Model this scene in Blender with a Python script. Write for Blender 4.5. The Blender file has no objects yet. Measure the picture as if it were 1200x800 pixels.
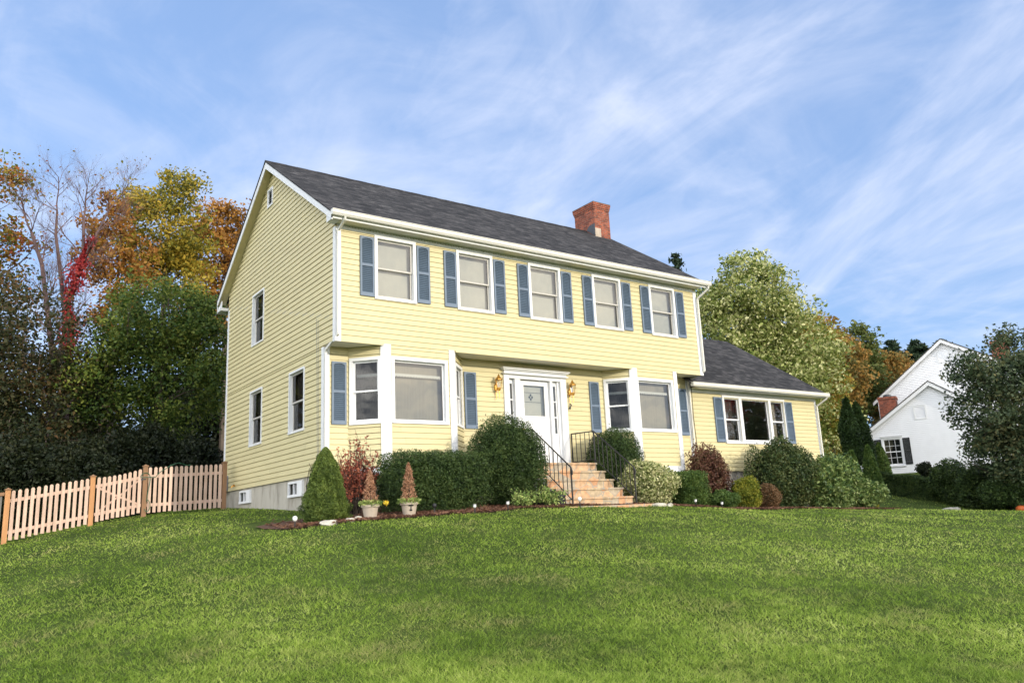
import bpy, math, random
import numpy as np
from mathutils import Vector, Matrix
R = math.radians
SC = bpy.context.scene
COL = SC.collection
rng = np.random.default_rng(7)
random.seed(7)

# ------------------------------------------------------------------ helpers
class MB:
    def __init__(s): s.v = []; s.f = []
    def quad(s, a, b, c, d):
        n = len(s.v); s.v += [tuple(a), tuple(b), tuple(c), tuple(d)]; s.f.append((n, n+1, n+2, n+3))
    def poly(s, pts):
        n = len(s.v); s.v += [tuple(p) for p in pts]; s.f.append(tuple(range(n, n+len(pts))))
    def box(s, x0, x1, y0, y1, z0, z1):
        n = len(s.v)
        s.v += [(x0,y0,z0),(x1,y0,z0),(x1,y1,z0),(x0,y1,z0),(x0,y0,z1),(x1,y0,z1),(x1,y1,z1),(x0,y1,z1)]
        for q in ((3,2,1,0),(4,5,6,7),(0,1,5,4),(1,2,6,5),(2,3,7,6),(3,0,4,7)): s.f.append(tuple(n+i for i in q))
    def prism(s, poly, z0, z1):          # poly = list of (x, y)
        n = len(s.v); k = len(poly)
        s.v += [(x, y, z0) for x, y in poly] + [(x, y, z1) for x, y in poly]
        s.f.append(tuple(n+i for i in reversed(range(k)))); s.f.append(tuple(n+k+i for i in range(k)))
        for i in range(k): j = (i+1) % k; s.f.append((n+i, n+j, n+k+j, n+k+i))
    def extr(s, poly3, d):               # extrude a 3-D polygon by the vector d
        n = len(s.v); k = len(poly3)
        s.v += [tuple(p) for p in poly3] + [(p[0]+d[0], p[1]+d[1], p[2]+d[2]) for p in poly3]
        s.f.append(tuple(n+i for i in reversed(range(k)))); s.f.append(tuple(n+k+i for i in range(k)))
        for i in range(k): j = (i+1) % k; s.f.append((n+i, n+j, n+k+j, n+k+i))
    def tube(s, pts, rad, sides=8, cap=True):
        pts = [Vector(p) for p in pts]; k = len(pts)
        if not hasattr(rad, '__len__'): rad = [rad]*k
        n = len(s.v); ref = None
        for i, p in enumerate(pts):
            t = (pts[min(i+1, k-1)]-pts[max(i-1, 0)]).normalized()
            if ref is None: ref = t.orthogonal().normalized()
            else:
                ref = ref - t*ref.dot(t)
                ref = t.orthogonal().normalized() if ref.length < 1e-6 else ref.normalized()
            b = t.cross(ref)
            for j in range(sides):
                a = 2*math.pi*j/sides
                s.v.append(tuple(p + (ref*math.cos(a)+b*math.sin(a))*rad[i]))
        for i in range(k-1):
            for j in range(sides):
                j2 = (j+1) % sides
                s.f.append((n+i*sides+j, n+i*sides+j2, n+(i+1)*sides+j2, n+(i+1)*sides+j))
        if cap:
            s.f.append(tuple(n+j for j in reversed(range(sides)))); s.f.append(tuple(n+(k-1)*sides+j for j in range(sides)))
    def lathe(s, c, prof, sides=16):     # prof = [(r, z)]
        n = len(s.v); k = len(prof)
        for r, z in prof:
            for j in range(sides):
                a = 2*math.pi*j/sides; s.v.append((c[0]+r*math.cos(a), c[1]+r*math.sin(a), c[2]+z))
        for i in range(k-1):
            for j in range(sides):
                j2 = (j+1) % sides; s.f.append((n+i*sides+j, n+i*sides+j2, n+(i+1)*sides+j2, n+(i+1)*sides+j))
        s.f.append(tuple(n+j for j in reversed(range(sides)))); s.f.append(tuple(n+(k-1)*sides+j for j in range(sides)))

def obj(name, mb, mat, parent=None, loc=None, rotz=0, smooth=False, label=None):
    if name == 'pane': mb.f = mb.f[2::6]          # single sheets of glass
    me = bpy.data.meshes.new(name); me.from_pydata(mb.v, [], mb.f); me.materials.append(mat); me.update()
    if smooth: me.polygons.foreach_set('use_smooth', [True]*len(me.polygons))
    o = bpy.data.objects.new(name, me); COL.objects.link(o)
    if parent: o.parent = parent
    if loc is not None: o.location = loc
    o.rotation_euler = (0, 0, rotz)
    if label: o['label'] = label
    return o
def leafobj(name, V, mat, parent=None, per=4, label=None):
    """V: (N, per, 3) faces of their own"""
    V = np.asarray(V, np.float32); N = V.shape[0]
    me = bpy.data.meshes.new(name)
    me.vertices.add(N*per); me.vertices.foreach_set('co', V.reshape(-1))
    me.loops.add(N*per); me.loops.foreach_set('vertex_index', np.arange(N*per, dtype=np.int32))
    me.polygons.add(N); me.polygons.foreach_set('loop_start', np.arange(0, N*per, per, dtype=np.int32))
    me.polygons.foreach_set('loop_total', np.full(N, per, np.int32))
    me.materials.append(mat); me.update(calc_edges=True)
    o = bpy.data.objects.new(name, me); COL.objects.link(o)
    if parent: o.parent = parent
    if label: o['label'] = label
    return o
def thing(name, label, cat, loc=(0,0,0), rotz=0, group=None):
    o = bpy.data.objects.new(name, None); COL.objects.link(o); o.empty_display_size = .2
    o.location = loc; o.rotation_euler = (0, 0, rotz); o['label'] = label; o['category'] = cat
    if group: o['group'] = group
    return o
def struct(o): o['kind'] = 'structure'; return o
def copy_tree(o, parent=None):
    c = o.copy(); COL.objects.link(c); c.parent = parent
    for ch in list(o.children): copy_tree(ch, c)
    return c

# ------------------------------------------------------------------ materials
def newmat(name):
    m = bpy.data.materials.new(name); m.use_nodes = True; nt = m.node_tree; nt.nodes.clear()
    out = nt.nodes.new('ShaderNodeOutputMaterial'); return m, nt, out
def N(nt, t, **k):
    n = nt.nodes.new(t)
    for a, b in k.items():
        if hasattr(n, a): setattr(n, a, b)
    return n
def pmat(name, col, rough=.6, var=.08, scale=3., bump=0., bscale=60., metal=0., spec=.4, dirt=None, dscale=.8, damt=.3, stretch=(1,1,1)):
    """painted or plain surface with slight uneven colour; dirt = second colour in soft patches"""
    m, nt, out = newmat(name); L = nt.links.new
    p = N(nt, 'ShaderNodeBsdfPrincipled'); tc = N(nt, 'ShaderNodeTexCoord')
    mp = N(nt, 'ShaderNodeMapping'); mp.inputs['Scale'].default_value = stretch; L(tc.outputs['Object'], mp.inputs[0])
    no = N(nt, 'ShaderNodeTexNoise'); no.inputs['Scale'].default_value = scale; no.inputs['Detail'].default_value = 6
    L(mp.outputs[0], no.inputs['Vector'])
    r = N(nt, 'ShaderNodeMapRange'); r.inputs['From Min'].default_value = .3; r.inputs['From Max'].default_value = .7
    r.inputs['To Min'].default_value = 1-var; r.inputs['To Max'].default_value = 1+var; L(no.outputs['Fac'], r.inputs['Value'])
    mx = N(nt, 'ShaderNodeVectorMath', operation='SCALE'); mx.inputs[0].default_value = col[:3]; L(r.outputs[0], mx.inputs['Scale'])
    src = mx.outputs[0]
    if dirt:
        n2 = N(nt, 'ShaderNodeTexNoise'); n2.inputs['Scale'].default_value = dscale; n2.inputs['Detail'].default_value = 8; n2.inputs['Roughness'].default_value = .65
        L(mp.outputs[0], n2.inputs['Vector'])
        r2 = N(nt, 'ShaderNodeMapRange'); r2.inputs['From Min'].default_value = .48; r2.inputs['From Max'].default_value = .72; r2.inputs['To Max'].default_value = damt
        L(n2.outputs['Fac'], r2.inputs['Value'])
        mm = N(nt, 'ShaderNodeMix', data_type='RGBA'); L(r2.outputs[0], mm.inputs[0]); L(src, mm.inputs[6]); mm.inputs[7].default_value = (*dirt, 1)
        src = mm.outputs[2]
    L(src, p.inputs['Base Color'])
    p.inputs['Roughness'].default_value = rough; p.inputs['Metallic'].default_value = metal; p.inputs['Specular IOR Level'].default_value = spec
    if bump:
        n3 = N(nt, 'ShaderNodeTexNoise'); n3.inputs['Scale'].default_value = bscale; n3.inputs['Detail'].default_value = 5; L(mp.outputs[0], n3.inputs['Vector'])
        b = N(nt, 'ShaderNodeBump'); b.inputs['Strength'].default_value = bump; b.inputs['Distance'].default_value = .02
        L(n3.outputs['Fac'], b.inputs['Height']); L(b.outputs[0], p.inputs['Normal'])
    L(p.outputs[0], out.inputs[0]); return m
BOOST = dict(yew_needles=1.4, deep_green_leaves=1.05, pale_leaves=1.55, conifer_needles=1.3, arborvitae=1.3, red_ivy=1.6, holly_leaves=1.3, burgundy_leaves=1.3, yellow_green_leaves=1.15, rhododendron_leaves=1.6, orange_leaves=1.6, bark_chip=1.1, variegated_leaves=1.1, dead_conifer=1.1, petal=1.0, olive_leaves=1.45, maple_dark=1.3)
def leafmat(name, cols, trans=.35, nscale=.6, rough=.55, spread=.6, gloss=.25):
    """foliage: a ramp of colours picked per leaf and per clump"""
    k = BOOST.get(name, 1.8); cols = [tuple(min(.8, c*k) for c in q) for q in cols]
    m, nt, out = newmat(name); L = nt.links.new
    g = N(nt, 'ShaderNodeNewGeometry'); tc = N(nt, 'ShaderNodeTexCoord')
    no = N(nt, 'ShaderNodeTexNoise'); no.inputs['Scale'].default_value = nscale; no.inputs['Detail'].default_value = 3; L(tc.outputs['Object'], no.inputs['Vector'])
    r = N(nt, 'ShaderNodeMapRange'); r.inputs['From Min'].default_value = .33; r.inputs['From Max'].default_value = .67; L(no.outputs['Fac'], r.inputs['Value'])
    mx = N(nt, 'ShaderNodeMix', data_type='FLOAT'); mx.inputs[0].default_value = spread; L(r.outputs[0], mx.inputs[2]); L(g.outputs['Random Per Island'], mx.inputs[3])
    cr = N(nt, 'ShaderNodeValToRGB'); e = cr.color_ramp.elements
    while len(e) > 1: e.remove(e[-1])
    k = len(cols)
    for i, c in enumerate(cols):
        x = .12+.76*i/(k-1) if k > 1 else 0
        if i == 0: e[0].position = x; e[0].color = (*c, 1)
        else: q = e.new(x); q.color = (*c, 1)
    L(mx.outputs[0], cr.inputs[0])
    p = N(nt, 'ShaderNodeBsdfPrincipled'); p.inputs['Roughness'].default_value = rough; p.inputs['Specular IOR Level'].default_value = gloss
    L(cr.outputs[0], p.inputs['Base Color'])
    t = N(nt, 'ShaderNodeBsdfTranslucent'); L(cr.outputs[0], t.inputs[0])
    ms = N(nt, 'ShaderNodeMixShader'); ms.inputs[0].default_value = trans; L(p.outputs[0], ms.inputs[1]); L(t.outputs[0], ms.inputs[2])
    L(ms.outputs[0], out.inputs[0]); return m
def glassmat(name, ior=1.9, tint=(.8,.83,.82)):
    m, nt, out = newmat(name); L = nt.links.new
    f = N(nt, 'ShaderNodeFresnel'); f.inputs[0].default_value = ior
    tr = N(nt, 'ShaderNodeBsdfTransparent'); tr.inputs[0].default_value = (*tint, 1)
    gl = N(nt, 'ShaderNodeBsdfGlossy'); gl.inputs['Roughness'].default_value = .01; gl.inputs[0].default_value = (.95,.95,.95,1)
    tc = N(nt, 'ShaderNodeTexCoord'); no = N(nt, 'ShaderNodeTexNoise'); no.inputs['Scale'].default_value = 1.1
    oi = N(nt, 'ShaderNodeObjectInfo'); sh = N(nt, 'ShaderNodeVectorMath', operation='MULTIPLY_ADD'); L(oi.outputs['Random'], sh.inputs[0]); sh.inputs[1].default_value = (37, 53, 71); L(tc.outputs['Object'], sh.inputs[2]); L(sh.outputs[0], no.inputs['Vector'])
    b = N(nt, 'ShaderNodeBump'); b.inputs['Strength'].default_value = .16; b.inputs['Distance'].default_value = .05; L(no.outputs['Fac'], b.inputs['Height']); L(b.outputs[0], gl.inputs['Normal'])
    ms = N(nt, 'ShaderNodeMixShader'); L(f.outputs[0], ms.inputs[0]); L(tr.outputs[0], ms.inputs[1]); L(gl.outputs[0], ms.inputs[2]); L(ms.outputs[0], out.inputs[0]); return m
def brickmat(name, c1, c2, mortar, sc=1.0, stone=False):
    m, nt, out = newmat(name); L = nt.links.new
    tc = N(nt, 'ShaderNodeTexCoord'); sp = N(nt, 'ShaderNodeSeparateXYZ'); L(tc.outputs['Object'], sp.inputs[0])
    ad = N(nt, 'ShaderNodeMath', operation='ADD'); L(sp.outputs[0], ad.inputs[0]); L(sp.outputs[1], ad.inputs[1])
    cb = N(nt, 'ShaderNodeCombineXYZ'); L(ad.outputs[0], cb.inputs[0]); L(sp.outputs[2], cb.inputs[1])
    br = N(nt, 'ShaderNodeTexBrick'); br.inputs['Scale'].default_value = sc; L(cb.outputs[0], br.inputs['Vector'])
    br.inputs['Brick Width'].default_value = .215; br.inputs['Row Height'].default_value = .075; br.inputs['Mortar Size'].default_value = .008
    br.inputs['Color1'].default_value = (*c1,1); br.inputs['Color2'].default_value = (*c2,1); br.inputs['Mortar'].default_value = (*mortar,1)
    no = N(nt, 'ShaderNodeTexNoise'); no.inputs['Scale'].default_value = 6; no.inputs['Detail'].default_value = 6; L(tc.outputs['Object'], no.inputs['Vector'])
    r = N(nt, 'ShaderNodeMapRange'); r.inputs['From Min'].default_value = .3; r.inputs['From Max'].default_value = .7; r.inputs['To Min'].default_value = .65; r.inputs['To Max'].default_value = 1.35; L(no.outputs['Fac'], r.inputs['Value'])
    mx = N(nt, 'ShaderNodeVectorMath', operation='SCALE'); L(br.outputs['Color'], mx.inputs[0]); L(r.outputs[0], mx.inputs['Scale'])
    p = N(nt, 'ShaderNodeBsdfPrincipled'); p.inputs['Roughness'].default_value = .85; L(mx.outputs[0], p.inputs['Base Color'])
    b = N(nt, 'ShaderNodeBump'); b.inputs['Strength'].default_value = .5; b.inputs['Distance'].default_value = .01; b.invert = True; L(br.outputs['Fac'], b.inputs['Height']); L(b.outputs[0], p.inputs['Normal'])
    L(p.outputs[0], out.inputs[0]); return m
def shinglemat(name, cols, slope=.672, row=.14):
    """asphalt shingles: tabs laid in courses up the slope, each its own grey"""
    m, nt, out = newmat(name); L = nt.links.new
    tc = N(nt, 'ShaderNodeTexCoord'); sp = N(nt, 'ShaderNodeSeparateXYZ'); L(tc.outputs['Object'], sp.inputs[0])
    k = math.sqrt(1+slope**2)/slope
    mu = N(nt, 'ShaderNodeMath', operation='MULTIPLY'); mu.inputs[1].default_value = k; L(sp.outputs[2], mu.inputs[0])
    cb = N(nt, 'ShaderNodeCombineXYZ'); L(sp.outputs[0], cb.inputs[0]); L(mu.outputs[0], cb.inputs[1])
    def brick(w, off, ph):
        mp = N(nt, 'ShaderNodeMapping'); mp.inputs['Location'].default_value = ph; L(cb.outputs[0], mp.inputs[0])
        br = N(nt, 'ShaderNodeTexBrick'); br.inputs['Scale'].default_value = 1; br.offset = off; L(mp.outputs[0], br.inputs['Vector'])
        br.inputs['Brick Width'].default_value = w; br.inputs['Row Height'].default_value = row; br.inputs['Mortar Size'].default_value = .006; br.inputs['Mortar Smooth'].default_value = .6
        br.inputs['Color1'].default_value = (0,0,0,1); br.inputs['Color2'].default_value = (1,1,1,1); br.inputs['Mortar'].default_value = (.2,.2,.2,1)
        return br
    b1 = brick(.30, .37, (0,0,0)); b2 = brick(.17, .61, (3.3,0,0))
    mx = N(nt, 'ShaderNodeMix', data_type='RGBA'); mx.inputs[0].default_value = .45; L(b1.outputs[0], mx.inputs[6]); L(b2.outputs[0], mx.inputs[7])
    no = N(nt, 'ShaderNodeTexNoise'); no.inputs['Scale'].default_value = 1.2; no.inputs['Detail'].default_value = 8; L(cb.outputs[0], no.inputs['Vector'])
    n2 = N(nt, 'ShaderNodeTexNoise'); n2.inputs['Scale'].default_value = 22; n2.inputs['Detail'].default_value = 3; L(cb.outputs[0], n2.inputs['Vector'])
    a1 = N(nt, 'ShaderNodeMix', data_type='RGBA'); a1.inputs[0].default_value = .35; L(mx.outputs[2], a1.inputs[6]); L(no.outputs['Fac'], a1.inputs[7])
    a2 = N(nt, 'ShaderNodeMix', data_type='RGBA'); a2.inputs[0].default_value = .3; L(a1.outputs[2], a2.inputs[6]); L(n2.outputs['Fac'], a2.inputs[7])
    cr = N(nt, 'ShaderNodeValToRGB'); e = cr.color_ramp.elements; e[0].position = .25; e[0].color = (*cols[0],1); e[1].position = .8; e[1].color = (*cols[2],1); q = e.new(.5); q.color = (*cols[1],1)
    L(a2.outputs[2], cr.inputs[0])
    p = N(nt, 'ShaderNodeBsdfPrincipled'); p.inputs['Roughness'].default_value = .9; p.inputs['Specular IOR Level'].default_value = .2; L(cr.outputs[0], p.inputs['Base Color'])
    b = N(nt, 'ShaderNodeBump'); b.inputs['Strength'].default_value = .6; b.inputs['Distance'].default_value = .012; L(mx.outputs[2], b.inputs['Height']); L(b.outputs[0], p.inputs['Normal'])
    L(p.outputs[0], out.inputs[0]); return m
def slatemat(name, cols):
    """irregular flagstone facing with pale joints"""
    m, nt, out = newmat(name); L = nt.links.new
    tc = N(nt, 'ShaderNodeTexCoord'); mp = N(nt, 'ShaderNodeMapping'); mp.inputs['Scale'].default_value = (3.2, 3.2, 3.4); L(tc.outputs['Object'], mp.inputs[0])
    v = N(nt, 'ShaderNodeTexVoronoi'); v.inputs['Scale'].default_value = 1; L(mp.outputs[0], v.inputs['Vector'])
    v2 = N(nt, 'ShaderNodeTexVoronoi', feature='DISTANCE_TO_EDGE'); v2.inputs['Scale'].default_value = 1; L(mp.outputs[0], v2.inputs['Vector'])
    sp = N(nt, 'ShaderNodeSeparateColor'); L(v.outputs['Color'], sp.inputs[0])
    cr = N(nt, 'ShaderNodeValToRGB'); cr.color_ramp.interpolation = 'CONSTANT'; e = cr.color_ramp.elements
    e[0].color = (*cols[0],1); e[1].position = .95; e[1].color = (*cols[-1],1)
    for i, c in enumerate(cols[1:-1]): q = e.new((i+1)/len(cols)); q.color = (*c,1)
    L(sp.outputs[0], cr.inputs[0])
    no = N(nt, 'ShaderNodeTexNoise'); no.inputs['Scale'].default_value = 9; no.inputs['Detail'].default_value = 8; L(tc.outputs['Object'], no.inputs['Vector'])
    r = N(nt, 'ShaderNodeMapRange'); r.inputs['From Min'].default_value = .3; r.inputs['From Max'].default_value = .7; r.inputs['To Min'].default_value = .7; r.inputs['To Max'].default_value = 1.3; L(no.outputs['Fac'], r.inputs['Value'])
    sc = N(nt, 'ShaderNodeVectorMath', operation='SCALE'); L(cr.outputs[0], sc.inputs[0]); L(r.outputs[0], sc.inputs['Scale'])
    st = N(nt, 'ShaderNodeMath', operation='LESS_THAN'); st.inputs[1].default_value = .03; L(v2.outputs['Distance'], st.inputs[0])
    mm = N(nt, 'ShaderNodeMix', data_type='RGBA'); L(st.outputs[0], mm.inputs[0]); L(sc.outputs[0], mm.inputs[6]); mm.inputs[7].default_value = (.30,.27,.22,1)
    p = N(nt, 'ShaderNodeBsdfPrincipled'); p.inputs['Roughness'].default_value = .75; L(mm.outputs[2], p.inputs['Base Color'])
    b = N(nt, 'ShaderNodeBump'); b.inputs['Strength'].default_value = .4; b.inputs['Distance'].default_value = .01; L(no.outputs['Fac'], b.inputs['Height']); L(b.outputs[0], p.inputs['Normal'])
    L(p.outputs[0], out.inputs[0]); return m

M = {}
M['siding'] = pmat('yellow_siding', (.585,.515,.29), .5, .035, 1.5, dirt=(.56,.49,.27), dscale=.6, damt=.35, stretch=(1,1,2.5))
def boards(m, row, length, amt):      # each clapboard length a shade of its own
    nt = m.node_tree; L = nt.links.new; p = [n for n in nt.nodes if n.type == 'BSDF_PRINCIPLED'][0]; src = p.inputs['Base Color'].links[0].from_socket
    tc = N(nt, 'ShaderNodeTexCoord'); sp = N(nt, 'ShaderNodeSeparateXYZ'); L(tc.outputs['Object'], sp.inputs[0])
    def fl(a, k, off=None):
        d = N(nt, 'ShaderNodeMath', operation='MULTIPLY_ADD'); L(a, d.inputs[0]); d.inputs[1].default_value = 1/k
        if off is not None: L(off, d.inputs[2])
        else: d.inputs[2].default_value = .01
        f = N(nt, 'ShaderNodeMath', operation='FLOOR'); L(d.outputs[0], f.inputs[0]); return f.outputs[0], d.outputs[0]
    r, _ = fl(sp.outputs[2], row); o = N(nt, 'ShaderNodeTexWhiteNoise', noise_dimensions='1D'); L(r, o.inputs['W'])
    ad = N(nt, 'ShaderNodeMath', operation='ADD'); L(sp.outputs[0], ad.inputs[0]); L(sp.outputs[1], ad.inputs[1])
    c, raw = fl(ad.outputs[0], length, o.outputs['Value']); cb = N(nt, 'ShaderNodeCombineXYZ'); L(r, cb.inputs[0]); L(c, cb.inputs[1])
    w = N(nt, 'ShaderNodeTexWhiteNoise', noise_dimensions='2D'); L(cb.outputs[0], w.inputs['Vector'])
    mr = N(nt, 'ShaderNodeMapRange'); mr.inputs['To Min'].default_value = 1-amt; mr.inputs['To Max'].default_value = 1+amt; L(w.outputs['Value'], mr.inputs['Value'])
    fr = N(nt, 'ShaderNodeMath', operation='SUBTRACT'); L(raw, fr.inputs[0]); L(c, fr.inputs[1]); lt = N(nt, 'ShaderNodeMath', operation='LESS_THAN'); L(fr.outputs[0], lt.inputs[0]); lt.inputs[1].default_value = .006/length*1.2
    sb = N(nt, 'ShaderNodeMath', operation='MULTIPLY_ADD'); L(lt.outputs[0], sb.inputs[0]); sb.inputs[1].default_value = -.35; L(mr.outputs[0], sb.inputs[2])
    s = N(nt, 'ShaderNodeVectorMath', operation='SCALE'); L(src, s.inputs[0]); L(sb.outputs[0], s.inputs['Scale']); L(s.outputs[0], p.inputs['Base Color'])
boards(M['siding'], .127, 3.66, .035)
M['sashshade'] = pmat('shaded_sash', (.47,.45,.41), .5, .04, 4)  # white sash greyed: its shade is put into the colour
M['white'] = pmat('white_trim', (.72,.725,.73), .45, .02, 4, dirt=(.62,.62,.60), dscale=1.2, damt=.3)
M['gutter'] = pmat('gutter_white', (.68,.665,.61), .4, .03, 3, dirt=(.5,.48,.42), dscale=1.5, damt=.3, stretch=(.4,1,3))
M['soffit'] = pmat('soffit', (.74,.72,.62), .6, .03, 3)
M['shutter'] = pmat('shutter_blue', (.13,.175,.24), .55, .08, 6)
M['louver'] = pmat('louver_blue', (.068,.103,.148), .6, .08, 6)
M['roof'] = shinglemat('roof_shingles', [(.015,.015,.016),(.037,.036,.037),(.105,.10,.10)])
M['brick'] = brickmat('chimney_brick', (.33,.08,.036), (.15,.038,.022), (.20,.13,.10))
M['concrete'] = pmat('foundation_concrete', (.42,.39,.33), .9, .10, 2.5, .4, 40, dirt=(.17,.15,.12), dscale=2.6, damt=.95, stretch=(1,1,.35))
M['lead'] = pmat('lead_flashing', (.06,.065,.075), .5, .1, 5)
M['glass'] = glassmat('window_glass', 2.0)
M['glassd'] = glassmat('screened_glass', 1.45, (.5,.52,.52))
M['blind'] = pmat('cream_blind', (.64,.615,.56), .8, .04, 5)
M['drape'] = pmat('tan_drape', (.40,.355,.29), .9, .06, 5, stretch=(6,6,.3))
M['lace'] = pmat('white_lace', (.78,.77,.74), .9, .15, 60)
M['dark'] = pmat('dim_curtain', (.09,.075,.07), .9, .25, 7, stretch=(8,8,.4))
M['slate'] = slatemat('flagstone', [(.46,.25,.13),(.40,.31,.20),(.48,.29,.16),(.43,.32,.20),(.36,.30,.22),(.48,.31,.18),(.44,.30,.18)])
M['iron'] = pmat('black_iron', (.018,.018,.02), .45, .2, 20)
M['brass'] = pmat('polished_brass', (.78,.42,.10), .25, .15, 20, metal=.85)
M['lampglass'] = glassmat('lantern_glass', 1.5, (.95,.95,.95))
M['bulb'] = pmat('frosted_bulb', (.85,.85,.82), .5, .02, 5)
M['cedar'] = pmat('cedar_pickets', (.60,.43,.34), .75, .13, 4, .3, 50, dirt=(.36,.24,.17), dscale=3, damt=.9, stretch=(3,3,.35))
M['cedarpost'] = pmat('cedar_post', (.47,.235,.10), .7, .14, 3, .3, 50, stretch=(4,4,.5))
M['cedarold'] = pmat('brown_post', (.27,.15,.08), .75, .14, 3, .3, 50, stretch=(4,4,.5))
M['greyboard'] = pmat('grey_board', (.16,.15,.14), .8, .14, 3, stretch=(4,4,.5))
M['bark'] = pmat('bark', (.10,.078,.06), .9, .3, 5, .8, 14, stretch=(1,1,.3))
M['barkp'] = pmat('purple_bark', (.13,.085,.085), .9, .3, 5, .6, 14, stretch=(1,1,.3))
M['barkd'] = pmat('dark_stems', (.035,.026,.02), .9, .3, 8)
M['terra'] = pmat('stoneware_pot', (.42,.35,.28), .75, .08, 8, dirt=(.30,.24,.18), dscale=5, damt=.5)
M['soil'] = pmat('potting_soil', (.04,.028,.02), 1, .3, 20)
M['hose'] = pmat('green_hose', (.02,.10,.05), .4, .1, 8)
M['greybox'] = pmat('grey_box', (.24,.25,.27), .5, .06, 8)
M['wsiding'] = pmat('white_siding', (.80,.81,.83), .55, .03, 2)
M['nshutter'] = pmat('black_shutter', (.012,.014,.014), .5, .1, 8)
M['groof'] = shinglemat('grey_roof', [(.05,.047,.042),(.08,.075,.068),(.12,.11,.10)], .8)
M['pumpkin'] = pmat('pumpkin_orange', (.60,.13,.03), .5, .1, 5)
M['rock'] = pmat('pale_rock', (.48,.45,.38), .85, .15, 6, .5, 20)
M['black'] = pmat('black_plastic', (.02,.02,.022), .5, .1, 8)
M['lampw'] = pmat('white_plastic', (.80,.80,.78), .4, .02, 8)
M['metal'] = pmat('dull_metal', (.42,.42,.43), .4, .06, 8, metal=.6)

# ------------------------------------------------------------------ terrain
CAM = np.array([-6.8615, -16.0212, -1.1728])
ctrl = np.array([(-6.86,-16.02,-2.78),(0,7.7,-.46),(0,2.4,-.72),(0,.6,-.87),(-.2,7.1,-.52),(-2.24,7.4,-.60),(-3.55,7.2,-.82),(-5.4,6.95,-1.16),
 (-.74,-1.2,-1.08),(.2,-1.9,-1.02),(2.7,-1.9,-.98),(4.6,-1.8,-.955),(7.0,-1.8,-.97),(10,-1.6,-1.14),(11.9,-1.3,-1.19),(15,-1.,-1.28),(18.96,-1.,-1.40),(17.65,-5.83,-1.63),
 (22.1,-3.97,-1.73),(18.7,-1.6,-1.46),(-1.1,-2,-1.13),(-9,6.5,-1.75),(-9,15,-1.5),(0,14,-.5),(4,25,.1),(-8,28,-.8),(12,14,-.6),(20,10,-.9),(24,1.5,-1.75),(27,-1.,-2.1),(26,-5,-2.2),
 (33.8,2.7,-1.66),(30.8,-.15,-1.9),(36.3,8.2,-.70),(33,8.0,-.55),(42,8.5,.40),(40,12,.45),(50,12,.7),(45,0,-.6),(27,6,-.9),(30,14,.1),(60,25,1.2),
 (-6,-3,-1.98),(-20,-10,-3.4),(-20,5,-2.8),(0,-25,-3.6),(20,-18,-2.9),(-30,-30,-4),(40,-25,-3.2),(-30,30,-1.5),(20,40,1),(2.,-9.,-2.06),(8,-8,-1.86),(-2.5,-8,-2.06)], float)
def _phi(r): return np.where(r > 1e-9, r*r*np.log(np.maximum(r, 1e-9)), 0.)
_n = len(ctrl); _K = _phi(np.linalg.norm(ctrl[:,None,:2]-ctrl[None,:,:2], axis=2)) + np.eye(_n)*1.2
_P = np.c_[np.ones(_n), ctrl[:,:2]]; _A = np.block([[_K,_P],[_P.T,np.zeros((3,3))]])
_w = np.linalg.solve(_A, np.r_[ctrl[:,2], 0,0,0])
def ground(x, y):
    x = np.atleast_1d(np.asarray(x, float)); y = np.atleast_1d(np.asarray(y, float)); sh = x.shape; x = x.ravel(); y = y.ravel()
    d = np.hypot(x-8, y-5); far = np.clip((d-60)/60, 0, 1); k = np.minimum(1, 75/np.maximum(d, 1e-6))
    xx, yy = 8+(x-8)*k, 5+(y-5)*k; z = np.empty(len(x))
    for i in range(0, len(x), 20000):
        s = slice(i, i+20000); r = np.hypot(xx[s,None]-ctrl[None,:,0], yy[s,None]-ctrl[None,:,1])
        z[s] = _phi(r)@_w[:_n] + _w[_n] + _w[_n+1]*xx[s] + _w[_n+2]*yy[s]
    z = np.clip(z, -6, 4)*(1-far) + far*(-1.5)
    z = z + .018*np.sin(x*1.3+.5*np.sin(y))*np.sin(y*1.1+1)+.010*np.sin(x*3.1+1.2*y)
    return z.reshape(sh)
def gz(x, y): return float(ground(x, y)[0])
def axis(lo, hi, fine0, fine1, step, grow=1.18):
    a = list(np.arange(fine0, fine1+1e-6, step)); s = step; p = a[-1]
    while p < hi: s *= grow; p += s; a.append(p)
    s = step; p = a[0]
    while p > lo: s *= grow; p -= s; a.insert(0, p)
    return np.array(a)
ax = axis(-420, 480, -14, 34, .35); ay = axis(-400, 460, -20, 16, .35)
GX, GY = np.meshgrid(ax, ay); GZ = ground(GX, GY)
nx, ny = len(ax), len(ay)
mb = MB(); mb.v = list(zip(GX.ravel().tolist(), GY.ravel().tolist(), GZ.ravel().tolist()))
mb.f = [(j*nx+i, j*nx+i+1, (j+1)*nx+i+1, (j+1)*nx+i) for j in range(ny-1) for i in range(nx-1)]
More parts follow.
